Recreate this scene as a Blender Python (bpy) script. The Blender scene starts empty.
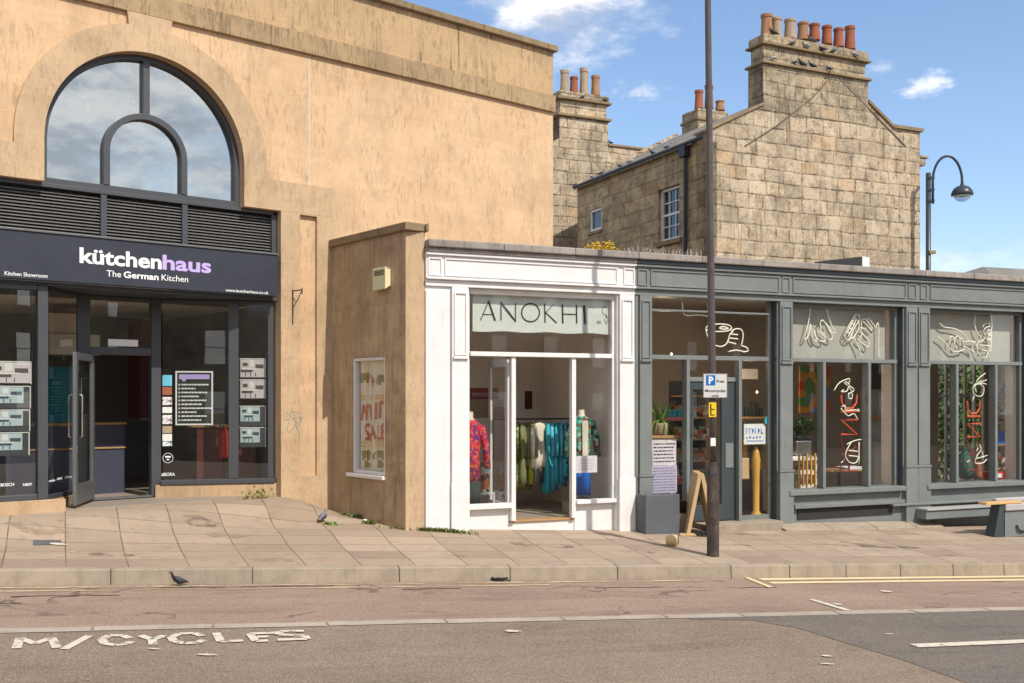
import bpy, bmesh, math, random
from mathutils import Vector, Matrix, noise as mnoise
random.seed(7)
R=math.radians
F=1016.0; CX=512.0; HY=397.0; EZ=2.2          # lens in pixels, optical centre, eye level and eye height
sc=bpy.context.scene; COL=sc.collection
# ------------------------------------------------------------------ materials
class NT:
    def __init__(s,name):
        s.m=bpy.data.materials.new(name); s.m.use_nodes=True; s.t=s.m.node_tree; s.t.nodes.clear()
        s.out=s.n('ShaderNodeOutputMaterial')
    def n(s,ty,**k):
        nd=s.t.nodes.new(ty)
        for a,b in k.items(): setattr(nd,a,b)
        return nd
    def l(s,a,b): s.t.links.new(a,b)
    def val(s,x,inp):
        if hasattr(x,'is_output'): s.l(x,inp)
        elif isinstance(x,(tuple,list)) and len(x)==3 and len(inp.default_value)==4: inp.default_value=(*x,1)
        else: inp.default_value=x
    def coord(s,scale=(1,1,1),rot=(0,0,0),which='Object',loc=(0,0,0)):
        tc=s.n('ShaderNodeTexCoord'); mp=s.n('ShaderNodeMapping')
        mp.inputs['Scale'].default_value=scale; mp.inputs['Rotation'].default_value=rot; mp.inputs['Location'].default_value=loc
        s.l(tc.outputs[which],mp.inputs[0]); return mp.outputs[0]
    def noise(s,vec,scale,detail=4,rough=.55,dist=0):
        nd=s.n('ShaderNodeTexNoise'); s.l(vec,nd.inputs['Vector'])
        nd.inputs['Scale'].default_value=scale; nd.inputs['Detail'].default_value=detail
        nd.inputs['Roughness'].default_value=rough; nd.inputs['Distortion'].default_value=dist
        return nd.outputs['Fac']
    def vor(s,vec,scale,feature='F1',out='Distance'):
        nd=s.n('ShaderNodeTexVoronoi'); nd.feature=feature; s.l(vec,nd.inputs['Vector']); nd.inputs['Scale'].default_value=scale
        return nd.outputs[out]
    def ramp(s,x,a,b,lo=0.0,hi=1.0):
        nd=s.n('ShaderNodeMapRange'); nd.interpolation_type='SMOOTHSTEP'
        s.l(x,nd.inputs[0])
        for i,v in enumerate((a,b,lo,hi)): nd.inputs[i+1].default_value=v
        return nd.outputs[0]
    def math(s,op,a,b=0.0,clamp=False):
        nd=s.n('ShaderNodeMath',operation=op); nd.use_clamp=clamp; s.val(a,nd.inputs[0]); s.val(b,nd.inputs[1]); return nd.outputs[0]
    def mix(s,f,a,b,mode='MIX'):
        nd=s.n('ShaderNodeMix',data_type='RGBA',blend_type=mode)
        s.val(f,nd.inputs['Factor']); s.val(a,nd.inputs['A']); s.val(b,nd.inputs['B']); return nd.outputs['Result']
    def bsdf(s,col,rough=.8,metal=0,bump=None,bs=.3,bd=.01,spec=.3):
        b=s.n('ShaderNodeBsdfPrincipled'); s.val(col,b.inputs['Base Color']); s.val(rough,b.inputs['Roughness'])
        b.inputs['Metallic'].default_value=metal; b.inputs['Specular IOR Level'].default_value=spec
        if bump is not None:
            bn=s.n('ShaderNodeBump'); bn.inputs['Strength'].default_value=bs; bn.inputs['Distance'].default_value=bd
            s.l(bump,bn.inputs['Height']); s.l(bn.outputs[0],b.inputs['Normal'])
        s.l(b.outputs[0],s.out.inputs['Surface']); return b
def hexc(r,g,b):   # sRGB 0-255 to linear
    f=lambda c:(c/255/12.92) if c/255<.04045 else ((c/255+.055)/1.055)**2.4
    return (f(r),f(g),f(b))
def sca(c,k): return tuple(min(1,x*k) for x in c)
def paint(name,c,rough=.45,var=.12,dirt=.15,scale=3,bump=.1,metal=0,spec=.4):
    t=NT(name); v=t.coord(); a=t.noise(v,scale,6,.6); st=t.noise(t.coord((6,6,.5)),2.5,5,.6); f=t.noise(v,90,2)
    col=t.mix(t.ramp(a,.3,.7),sca(c,1-var),sca(c,1+var*.5))
    col=t.mix(t.math('MULTIPLY',t.ramp(st,.55,.75),dirt),col,sca(c,.45))
    t.bsdf(col,rough,metal,t.math('ADD',t.math('MULTIPLY',a,.5),t.math('MULTIPLY',f,.1)),bump,.004,spec); return t.m
def plain(name,c,rough=.6,metal=0,spec=.4):
    t=NT(name); a=t.noise(t.coord(),14,3); t.bsdf(t.mix(a,sca(c,.88),sca(c,1.1)),rough,metal,spec=spec); return t.m
def stone(name,c1,c2,c3,streak=.3,brick=None,mortar=(.12,.09,.06),bvar=.5,bs=.4,joints=None,fine=60,streakcol=None,cover=(.48,.72),patch=None,tilt=True):
    """weathered limestone: two tones, vertical stains, pits; optional coursed blocks (w,h,gap)"""
    t=NT(name); v=t.coord(); big=t.noise(v,.7,6,.6); med=t.noise(v,4.5,6,.65); fi=t.noise(v,fine,4,.7)
    col=t.mix(t.ramp(big,.35,.65),c1,c2)
    col=t.mix(t.math('MULTIPLY',t.ramp(med,.42,.68),.5),col,c3)
    h=t.math('MULTIPLY',fi,.25)
    if brick:
        w,hh,g=brick
        sx=t.n('ShaderNodeSeparateXYZ'); t.l(v,sx.inputs[0])
        wob=t.noise(v,1.3,3); wy=t.math('MULTIPLY',t.math('SUBTRACT',wob,.5),.10)
        cb=t.n('ShaderNodeCombineXYZ'); t.l(t.math('ADD',t.math('ADD',sx.outputs[0],sx.outputs[1]),wy),cb.inputs[0]); t.l(t.math('ADD',sx.outputs[2],t.math('MULTIPLY',wy,.6)),cb.inputs[1])
        b=t.n('ShaderNodeTexBrick'); t.l(cb.outputs[0],b.inputs['Vector'])
        b.offset=.43; b.offset_frequency=2; b.squash=1.6; b.squash_frequency=3
        b.inputs['Scale'].default_value=1; b.inputs['Mortar Size'].default_value=g; b.inputs['Mortar Smooth'].default_value=.25
        b.inputs['Bias'].default_value=-.1; b.inputs['Brick Width'].default_value=w; b.inputs['Row Height'].default_value=hh
        b.inputs['Color1'].default_value=(0,0,0,1); b.inputs['Color2'].default_value=(1,1,1,1); b.inputs['Mortar'].default_value=(.5,.5,.5,1)
        tone=b.outputs['Color']
        col=t.mix(t.math('MULTIPLY',t.ramp(tone,.1,.95),bvar),sca(c3,.85) if bvar>.4 else col,col) if False else t.mix(t.math('MULTIPLY',tone,bvar),col,sca(c1,1.28))
        col=t.mix(t.math('MULTIPLY',t.ramp(tone,.42,.0),bvar*.8),col,sca(c3,.8))
        jm=t.math('MULTIPLY',b.outputs['Fac'],t.ramp(t.noise(v,3.1,4),.3,.62,.25,1))
        col=t.mix(t.math('MULTIPLY',jm,.85),col,mortar)
        h=t.math('SUBTRACT',t.math('ADD',h,t.math('MULTIPLY',tone,.25)),jm)
    sn=t.noise(t.coord((9,9,.8)),1.2,6,.7,.4)
    sc2=streakcol or sca(c3,.4)
    col=t.mix(t.math('MULTIPLY',t.ramp(sn,cover[0],cover[1]),streak),col,sc2)
    pit=t.ramp(t.vor(v,26),.10,.0)
    col=t.mix(t.math('MULTIPLY',t.math('MULTIPLY',pit,t.ramp(med,.5,.7)),.6),col,sca(c3,.35))
    col=t.mix(t.ramp(fi,.3,.75,.0,.28),col,sca(c1,1.2))
    t.bsdf(col,.9,0,t.math('ADD',h,t.math('MULTIPLY',med,.5)),bs,.02,.15); return t.m
MAT={}
# limestone of the big modern hall: warm tan cast stone
def caststone(name,c1,c2,c3,tick=.5,speck=.3,drip=0.0,joint=True,bs=.4,pale=.3):
    """smooth tan cast stone: faint wide courses, short slanting scratches, pepper specks, dark runs below ledges"""
    t=NT(name); v=t.coord(); big=t.noise(t.coord((.6,.6,1.6)),.8,6,.65); med=t.noise(v,5,7,.75); fi=t.noise(v,110,3,.8); hb=t.noise(t.coord((.35,.35,3.2)),1.6,5,.65)
    col=t.mix(t.ramp(big,.35,.65),c1,c2); col=t.mix(t.math('MULTIPLY',t.ramp(hb,.5,.66),pale),col,sca(c1,1.16)); col=t.mix(t.math('MULTIPLY',t.ramp(med,.5,.72),.4),col,c3)
    tk=t.noise(t.coord((15,15,2.6),(0,R(14),0)),1.5,6,.75,.3); tk2=t.noise(t.coord((11,11,2.2),(0,R(-18),0),loc=(3,1,5)),1.5,6,.75,.3)
    st=t.noise(t.coord((1.6,1.6,.7),loc=(2,7,1)),1.0,7,.7,.5); col=t.mix(t.math('MULTIPLY',t.ramp(st,.49,.62),.38),col,sca(c3,.95)); col=t.mix(t.math('MULTIPLY',t.ramp(st,.44,.36),.35),col,sca(c1,1.15))
    m_=t.math('MULTIPLY',t.math('MAXIMUM',t.ramp(tk,.545,.63),t.ramp(tk2,.56,.64)),t.ramp(t.noise(v,1.3,4),.34,.55)); col=t.mix(t.math('MULTIPLY',m_,tick),col,sca(c3,.55))
    sp=t.ramp(t.vor(v,34),.24,.08); col=t.mix(t.math('MULTIPLY',t.math('MULTIPLY',sp,t.ramp(med,.42,.62)),speck),col,sca(c3,.3)); col=t.mix(t.math('MULTIPLY',t.ramp(fi,.45,.8),.35*speck+.1),col,sca(c3,.6))
    if drip: dn=t.noise(t.coord((5.5,5.5,.22)),1.5,6,.7); col=t.mix(t.math('MULTIPLY',t.math('MULTIPLY',t.ramp(dn,.53,.64),t.ramp(t.noise(v,.9,4),.46,.58)),drip),col,sca(c3,.28))
    h=t.math('ADD',t.math('MULTIPLY',fi,.4),t.math('SUBTRACT',t.math('MULTIPLY',med,.6),t.math('MULTIPLY',m_,.5)))
    if joint:
        s=t.n('ShaderNodeSeparateXYZ'); t.l(v,s.inputs[0]); f=t.math('FRACT',t.math('DIVIDE',s.outputs[2],.47)); jl=t.math('MULTIPLY',t.ramp(f,.018,.0),t.ramp(t.noise(v,.9,3),.45,.6)); col=t.mix(t.math('MULTIPLY',jl,.45),col,sca(c1,1.3))
    t.bsdf(col,.9,0,h,bs,.015,.12); return t.m
MAT['field']=caststone('warm_stone',(.66,.46,.285),(.59,.40,.24),(.43,.305,.195),.42,.35)
_=(lambda *a,**k:0)('warm_stone_old',(.68,.455,.26),(.60,.39,.215),(.50,.36,.225),.55,brick=(2.6,.46,.003),mortar=(.68,.50,.32),bvar=.25,bs=.35,streakcol=(.36,.25,.14),cover=(.53,.66))
MAT['band']=caststone('rough_stone',(.44,.315,.185),(.38,.27,.155),(.24,.18,.115),.35,1.0,.35,False,.7,.15)
MAT['pier']=caststone('pier_stone',(.57,.41,.26),(.50,.36,.225),(.36,.265,.175),.2,.75,0,False,.5,.2)
MAT['parapet']=caststone('parapet_stone',(.54,.375,.215),(.46,.32,.185),(.29,.215,.14),.5,.9,.75,False,.5,.2)
MAT['coping']=stone('coping_stone',(.30,.22,.13),(.23,.17,.10),(.13,.10,.07),.5,bs=.6,streakcol=(.06,.05,.04))
MAT['sidewall']=stone('streaked_stone',(.54,.395,.24),(.33,.24,.15),(.20,.15,.10),.7,brick=(2.3,1.1,.003),mortar=(.22,.16,.11),bvar=.12,bs=.25,streakcol=(.17,.125,.085),cover=(.46,.70))
MAT['plinth']=caststone('plinth_stone',(.54,.38,.24),(.49,.34,.205),(.33,.23,.14),.2,.4,.2,False,.5,.2)
def ashlar(name,c1,c2,c3,h=.36,w0=.42,w1=.5,g=.013,dirt=.5,mort=(.11,.085,.06),var=.8,stain=(.10,.08,.06),rough=1.0):
    """old coursed blocks: every block has its own width, tone and wear; eroded joints, soot and lime stains"""
    t=NT(name); v=t.coord(); big=t.noise(v,.45,6,.65); med=t.noise(v,2.6,7,.7); hi=t.noise(v,17,5,.7); fi=t.noise(v,70,3,.7)
    sx=t.n('ShaderNodeSeparateXYZ'); t.l(v,sx.inputs[0])
    j1=t.math('MULTIPLY',t.math('SUBTRACT',t.noise(v,9,4,.7),.5),.035*rough); j2=t.math('MULTIPLY',t.math('SUBTRACT',t.noise(v,.9,2),.5),.12*rough)
    u=t.math('ADD',t.math('ADD',sx.outputs[0],sx.outputs[1]),j1)
    z=t.math('ADD',t.math('ADD',sx.outputs[2],j1),t.math('ADD',j2,t.math('MULTIPLY',t.math('SINE',t.math('MULTIPLY',sx.outputs[2],2.3)),.05*rough)))
    zr=t.math('DIVIDE',z,h); row=t.math('FLOOR',zr); fz=t.math('MULTIPLY',t.math('FRACT',zr),h)
    wr=t.n('ShaderNodeTexWhiteNoise',noise_dimensions='1D'); t.l(row,wr.inputs['W']); ws=t.n('ShaderNodeSeparateColor'); t.l(wr.outputs['Color'],ws.inputs[0])
    wd=t.math('ADD',t.math('MULTIPLY',ws.outputs[0],w1),w0); ub=t.math('DIVIDE',t.math('ADD',u,t.math('MULTIPLY',ws.outputs[1],7.0)),wd)
    cell=t.math('FLOOR',ub); fu=t.math('FRACT',ub)
    cb=t.n('ShaderNodeCombineXYZ'); t.l(cell,cb.inputs[0]); t.l(row,cb.inputs[1]); wn=t.n('ShaderNodeTexWhiteNoise',noise_dimensions='3D'); t.l(cb.outputs[0],wn.inputs['Vector']); c=t.n('ShaderNodeSeparateColor'); t.l(wn.outputs['Color'],c.inputs[0])
    # some blocks are split in two
    split=t.math('GREATER_THAN',c.outputs[2],.72); fu2=t.math('FRACT',t.math('MULTIPLY',fu,t.math('ADD',split,1.0)))
    du=t.math('MULTIPLY',t.math('MINIMUM',fu2,t.math('SUBTRACT',1.0,fu2)),wd); dz=t.math('MINIMUM',fz,t.math('SUBTRACT',h,fz)); dj=t.math('MINIMUM',du,dz)
    gap=t.math('ADD',t.math('MULTIPLY',t.ramp(med,.46,.60),g*2.2),g*.16); jm=t.math('SUBTRACT',1.0,t.ramp(t.math('DIVIDE',dj,gap),.35,1.0))
    tone=c.outputs[0]; col=t.mix(t.ramp(big,.35,.65),c1,c2)
    col=t.mix(t.math('MULTIPLY',t.ramp(tone,.65,1.0),var*.55),col,sca(c1,1.2)); col=t.mix(t.math('MULTIPLY',t.ramp(tone,.40,.0),var*.55),col,c3)
    bl=t.noise(v,1.15,8,.72); col=t.mix(t.math('MULTIPLY',t.ramp(bl,.50,.60),.62*dirt/.65),col,sca(c3,.78)); sp2=t.noise(t.coord(loc=(5,9,2)),6.5,6,.75); col=t.mix(t.math('MULTIPLY',t.ramp(sp2,.555,.62),.6),col,sca(c3,.5)); col=t.mix(t.math('MULTIPLY',t.ramp(sp2,.43,.36),.45),col,sca(c1,1.3))
    col=t.mix(t.math('MULTIPLY',t.ramp(c.outputs[1],.8,1.0),.35),col,(c1[0]*1.05,c1[1]*.8,c1[2]*.55))
    col=t.mix(t.math('MULTIPLY',t.ramp(med,.49,.60),dirt),col,c3); col=t.mix(t.math('MULTIPLY',t.ramp(hi,.52,.64),.5),col,sca(c3,.7)); col=t.mix(t.math('MULTIPLY',t.ramp(hi,.47,.36),.35),col,sca(c1,1.2))
    sn=t.noise(t.coord((3.5,3.5,.5)),1.1,7,.7,.6); col=t.mix(t.math('MULTIPLY',t.ramp(sn,.52,.70),dirt),col,stain)
    pit=t.ramp(t.vor(v,19),.13,.03); col=t.mix(t.math('MULTIPLY',t.math('MULTIPLY',pit,t.ramp(med,.45,.6)),.7),col,sca(c3,.4))
    col=t.mix(t.math('MULTIPLY',jm,t.ramp(hi,.38,.6,.25,.85)),col,mort); edge=t.ramp(dj,.05,.0); col=t.mix(t.math('MULTIPLY',edge,.25),col,sca(c3,.8))
    hgt=t.math('ADD',t.math('ADD',t.math('MULTIPLY',c.outputs[1],.35),t.math('MULTIPLY',hi,.6)),t.math('SUBTRACT',t.math('MULTIPLY',fi,.25),t.math('ADD',jm,t.math('MULTIPLY',edge,.3))))
    t.bsdf(col,.92,0,hgt,.9,.025,.1); return t.m
MAT['rubble']=ashlar('old_ashlar',(.56,.46,.335),(.46,.37,.262),(.29,.232,.165),dirt=.65)
MAT['rubble2']=ashlar('old_side_ashlar',(.52,.40,.245),(.42,.32,.195),(.24,.185,.12),w0=.6,g=.006,dirt=.6,mort=(.2,.15,.1),rough=.5)
MAT['stack']=ashlar('chimney_ashlar',(.46,.375,.265),(.36,.295,.205),(.20,.165,.12),w0=.5,g=.010,dirt=.75,mort=(.12,.1,.075),var=.6,stain=(.09,.075,.06))
MAT['lead']=stone('weathered_cornice',(.36,.32,.29),(.27,.24,.22),(.14,.13,.12),.5,bs=1.0,streakcol=(.05,.05,.05),fine=40)
MAT['kerb']=stone('kerb_stone',(.37,.305,.235),(.31,.255,.195),(.21,.17,.13),.4,bs=.5,streakcol=(.15,.12,.09))
MAT['white']=paint('white_paint',(.74,.725,.715),.5,.07,.22,bump=.25)
MAT['whitein']=paint('cream_wall_paint',(.84,.76,.67),.8,.06,.05)
MAT['grey']=paint('sage_grey_paint',(.19,.208,.203),.42,.10,.22,bump=.1)
MAT['greydark']=paint('dark_and_shade_grey_paint',(.05,.065,.072),.4,.1,.1)  # dark grey of door and trestle; on the bay reveals it paints in shade
MAT['anth']=paint('anthracite_metal',(.062,.066,.074),.4,.08,.12,spec=.5)
MAT['anthl']=paint('grey_aluminium',(.15,.155,.16),.35,.08,.1,metal=.3)
MAT['sign']=paint('dark_sign_panel',(.038,.042,.058),.35,.1,.05)
MAT['louvre']=paint('louvre_metal',(.20,.19,.178),.45,.08,.1,metal=.2)
MAT['dark']=plain('dark_interior',(.028,.026,.028),.7)
MAT['darkwall']=plain('charcoal_wall',(.20,.185,.18),.8)
MAT['navy']=plain('navy_unit',(.05,.055,.085),.5)
MAT['maroon']=plain('maroon_board',(.13,.035,.035),.4)
MAT['wood']=plain('oak_edge',(.42,.24,.11),.5)
MAT['pole']=paint('bronze_post_paint',(.088,.072,.068),.4,.2,.25,scale=8)
def scuffed():
    t=NT('scuffed_post_paint'); v=t.coord(); a=t.noise(v,6,6,.7); s1=t.ramp(t.vor(t.coord((1,1,.6)),13),.13,.06); s2=t.ramp(t.noise(v,30,4),.5,.62)
    col=t.mix(t.ramp(a,.4,.6),(.040,.033,.031),(.075,.058,.05)); col=t.mix(t.math('MULTIPLY',s1,t.math('MULTIPLY',s2,.8)),col,(.40,.36,.33)); col=t.mix(t.math('MULTIPLY',t.ramp(t.noise(t.coord((4,4,.6)),4,6,.7),.55,.68),.5),col,(.17,.13,.10)); t.bsdf(col,.5,0,a,.5,.01,.4); return t.m
MAT['poled']=scuffed()
MAT['lampm']=paint('lamp_metal',(.035,.045,.055),.35,.1,.1)
MAT['black']=plain('black_plastic',(.02,.02,.022),.4)
MAT['slate']=stone('slate',(.24,.22,.195),(.18,.165,.145),(.10,.09,.08),.3,bs=.8,streakcol=(.25,.24,.2))
MAT['tc_red']=stone('red_terracotta',(.36,.125,.07),(.29,.105,.06),(.20,.085,.055),.35,bs=.3,streakcol=(.15,.06,.04))
MAT['tc_buff']=stone('buff_terracotta',(.38,.21,.115),(.33,.175,.10),(.20,.13,.09),.5,bs=.3,streakcol=(.17,.10,.07))
MAT['tc_pale']=stone('pale_terracotta',(.42,.33,.23),(.36,.27,.19),(.23,.17,.12),.4,bs=.3,streakcol=(.2,.13,.09))
MAT['lawnw']=plain('white_plastic',(.75,.75,.72),.4)
MAT['chrome']=plain('brushed_steel',(.6,.6,.6),.25,1)
MAT['rust']=plain('rusty_iron',(.10,.045,.03),.8)
MAT['pine']=plain('pine_wood',(.52,.36,.19),.65)
MAT['gold']=plain('honey_wood',(.62,.33,.06),.4)
MAT['fabw']=plain('banner_cloth',(.56,.60,.55),.8)
MAT['panelw']=plain('frosted_panel',(.40,.39,.345),.8)
MAT['ink']=plain('black_ink',(.02,.025,.02),.6)
MAT['txtw']=plain('white_lettering',(.85,.85,.85),.4)
MAT['txtl']=plain('lilac_lettering',(.52,.40,.80),.4)
MAT['neonw']=plain('cream_neon_tube',(.95,.93,.76),.3)
MAT['neonr']=plain('orange_neon_tube',(.78,.13,.05),.3)
MAT['neonmaroon']=plain('maroon_neon_tube',(.20,.03,.03),.3)  # darker maroon tone for the lower letters
MAT['paper']=plain('printed_paper',(.66,.62,.66),.8)
MAT['blueink']=plain('blue_ink',(.05,.20,.55),.6)
MAT['inkblue']=plain('slate_blue_ink',(.18,.17,.30),.6)
MAT['yellow']=plain('yellow_sticker',(.85,.55,.02),.5)
MAT['red']=plain('red_paint',(.55,.03,.02),.45)
MAT['moss']=plain('moss',(.12,.14,.03),.95)
MAT['leaf']=plain('fresh_leaf',(.16,.28,.05),.6)
MAT['yel']=plain('yellow_flower',(.62,.42,.03),.7)
MAT['darkleaf']=plain('hedge_leaf',(.06,.12,.03),.6)
MAT['pig']=plain('pigeon_grey',(.17,.18,.21),.7)
MAT['pigd']=plain('pigeon_dark',(.05,.055,.07),.7)
MAT['pigw']=plain('pigeon_pale',(.48,.48,.48),.7)
MAT['planter']=paint('planter_grey',(.10,.108,.125),.6,.1,.1)
MAT['cloudgrey']=plain('grey_cushion',(.42,.40,.39),.9)
MAT['floorw']=plain('shop_floor',(.30,.25,.20),.5)
MAT['sand']=plain('straw',(.55,.42,.22),.9)
MAT['skin']=plain('mannequin_cream',(.62,.54,.44),.5)
def patterned(name,cols,scale=22):
    t=NT(name); v=t.coord(); c=t.vor(v,scale,'F1','Color')
    sx=t.n('ShaderNodeSeparateColor'); t.l(c,sx.inputs[0])
    r=t.n('ShaderNodeValToRGB'); r.color_ramp.interpolation='CONSTANT'; t.l(sx.outputs[0],r.inputs[0])
    e=r.color_ramp.elements
    while len(e)<len(cols): e.new(.5)
    for i,cc in enumerate(cols): e[i].position=i/len(cols); e[i].color=(*cc,1)
    t.bsdf(r.outputs[0],.9,0,t.noise(v,12,3),.4,.02,.1); return t.m
MAT['pat_red']=patterned('red_floral_print',[(.50,.03,.05),(.55,.09,.10),(.42,.02,.03),(.10,.05,.22),(.60,.16,.07),(.48,.04,.10)],26)
MAT['pat_jacket']=patterned('patchwork_print',[(.05,.35,.30),(.25,.06,.05),(.04,.15,.10),(.30,.50,.42),(.03,.04,.04),(.12,.30,.14)],20)
MAT['pat_dress']=patterned('teal_floral_print',[(.06,.42,.50),(.08,.46,.56),(.03,.10,.12),(.06,.42,.52),(.12,.5,.6)],30)
MAT['pat_goods']=patterned('mixed_goods',[(.35,.30,.22),(.1,.25,.25),(.4,.12,.05),(.05,.05,.05),(.5,.45,.38),(.3,.1,.04)],14)
MAT['pat_green']=patterned('green_print',[(.08,.14,.04),(.2,.26,.08),(.05,.09,.03),(.3,.3,.2)],40)
MAT['pat_art']=patterned('painted_abstract',[(.55,.08,.02),(.6,.25,.03),(.1,.25,.08),(.15,.2,.3),(.65,.35,.05)],5)
def cloth(name,c):
    t=NT(name); a=t.noise(t.coord((1,1,.15)),14,3); t.bsdf(t.mix(a,sca(c,.6),sca(c,1.2)),.9,0,a,.6,.03,.1); return t.m
for n,c in dict(cl_lime=(.40,.42,.06),cl_olive=(.22,.22,.10),cl_sage=(.20,.22,.17),cl_cream=(.74,.67,.53),cl_teal=(.06,.42,.52),cl_sky=(.16,.52,.68),cl_pink=(.60,.50,.52),cl_blue=(.01,.13,.55),cl_ink=(.04,.05,.05),cl_grey=(.25,.25,.24)).items(): MAT[n]=cloth(n.replace('cl_','cloth_'),c)
def interior_photo(name,tone):
    """a small printed photograph of a fitted kitchen: pale blocks and dark lines"""
    t=NT(name); v=t.coord((1,1,1)); a=t.vor(v,9,'F1','Color'); s=t.n('ShaderNodeSeparateColor'); t.l(a,s.inputs[0])
    col=t.mix(t.ramp(s.outputs[0],.3,.7),sca(tone,.35),sca(tone,1.1)); col=t.mix(t.ramp(t.noise(v,22,4),.4,.6),col,(.8,.8,.78))
    t.bsdf(col,.5); return t.m
MAT['ph1']=interior_photo('kitchen_photo_warm',(.5,.44,.46)); MAT['ph2']=interior_photo('kitchen_photo_cool',(.38,.52,.56))
def glassmat(name,add=.035,mul=1.0,tint=(.985,.99,.987),rough=0.0,gcol=(1,1,1)):
    t=NT(name); tr=t.n('ShaderNodeBsdfTransparent'); tr.inputs[0].default_value=(*tint,1)
    g=t.n('ShaderNodeBsdfGlossy'); g.inputs['Roughness'].default_value=rough; g.inputs[0].default_value=(*gcol,1)
    bn=t.n('ShaderNodeBump'); bn.inputs['Strength'].default_value=.03; bn.inputs['Distance'].default_value=.02; t.l(t.noise(t.coord(),1.1,2),bn.inputs['Height']); t.l(bn.outputs[0],g.inputs['Normal'])
    lw=t.n('ShaderNodeLayerWeight'); lw.inputs[0].default_value=.5
    fac=t.math('ADD',t.math('MULTIPLY',t.math('POWER',lw.outputs['Facing'],4.0),.6*mul),add,True)
    mx=t.n('ShaderNodeMixShader'); t.l(fac,mx.inputs[0]); t.l(tr.outputs[0],mx.inputs[1]); t.l(g.outputs[0],mx.inputs[2]); t.l(mx.outputs[0],t.out.inputs[0]); return t.m
MAT['glass']=glassmat('window_glass'); MAT['mirrorglass']=glassmat('coated_arch_glass',.62,1.0,(.35,.36,.38),0,(.76,.79,.76))
MAT['showglass']=glassmat('showroom_glass',.075,1.0,(.95,.96,.95)); MAT['oldglass']=glassmat('old_sash_glass',.05,1.0,(.8,.8,.8))
def bulbmat(name,c,s):
    t=NT(name); e=t.n('ShaderNodeEmission'); e.inputs[0].default_value=(*c,1); e.inputs[1].default_value=s; t.l(e.outputs[0],t.out.inputs[0]); return t.m
MAT['bulb']=bulbmat('lit_bulb',(1,.75,.45),7)
# ---- pavement slabs, in kerb-aligned object coordinates
def pavement_mat():
    t=NT('paving_slabs'); tc=t.n('ShaderNodeTexCoord'); s=t.n('ShaderNodeSeparateXYZ'); t.l(tc.outputs['Object'],s.inputs[0])
    u,w=s.outputs[0],s.outputs[1]
    left=t.ramp(u,6.5,1.0); u2=t.math('ADD',u,t.math('MULTIPLY',t.math('MULTIPLY',w,left),.13))
    cb=t.n('ShaderNodeCombineXYZ'); t.l(u2,cb.inputs[0]); t.l(t.math('ADD',w,.33),cb.inputs[1])
    wob=t.noise(tc.outputs['Object'],.8,3); wv=t.n('ShaderNodeVectorMath',operation='ADD'); wsc=t.math('MULTIPLY',t.math('SUBTRACT',wob,.5),.010)
    cw=t.n('ShaderNodeCombineXYZ'); t.l(wsc,cw.inputs[0]); t.l(wsc,cw.inputs[1]); t.l(cb.outputs[0],wv.inputs[0]); t.l(cw.outputs[0],wv.inputs[1])
    b=t.n('ShaderNodeTexBrick'); t.l(wv.outputs[0],b.inputs['Vector']); b.offset=0.0; b.squash=1.0
    for k,v in {'Scale':1,'Mortar Size':.008,'Mortar Smooth':.3,'Bias':0,'Brick Width':.64,'Row Height':.46}.items(): b.inputs[k].default_value=v
    b.inputs['Color1'].default_value=(0,0,0,1); b.inputs['Color2'].default_value=(1,1,1,1); b.inputs['Mortar'].default_value=(.5,.5,.5,1)
    v=t.coord(); big=t.noise(v,.5,6,.6); med=t.noise(v,5,6,.7); fi=t.noise(v,90,4,.7)
    col=t.mix(b.outputs['Color'],(.265,.20,.148),(.395,.305,.228))
    col=t.mix(t.math('MULTIPLY',t.ramp(big,.4,.65),.45),col,(.40,.31,.225))
    col=t.mix(t.math('MULTIPLY',t.ramp(med,.48,.7),.5),col,(.215,.17,.13))
    col=t.mix(t.ramp(fi,.35,.75,0,.3),col,(.43,.355,.28))
    sp=t.ramp(t.vor(v,3.3),.06,.03); col=t.mix(t.math('MULTIPLY',sp,.75),col,(.10,.08,.065))     # old gum
    jm=t.math('MULTIPLY',b.outputs['Fac'],t.ramp(t.noise(v,2.2,3),.3,.6,.45,1)); col=t.mix(t.math('MULTIPLY',jm,.85),col,(.10,.075,.055))
    t.bsdf(col,.9,0,t.math('SUBTRACT',t.math('ADD',t.math('MULTIPLY',fi,.3),t.math('MULTIPLY',b.outputs['Color'],.3)),jm),.5,.012,.15); return t.m
MAT['pave']=pavement_mat()
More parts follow.
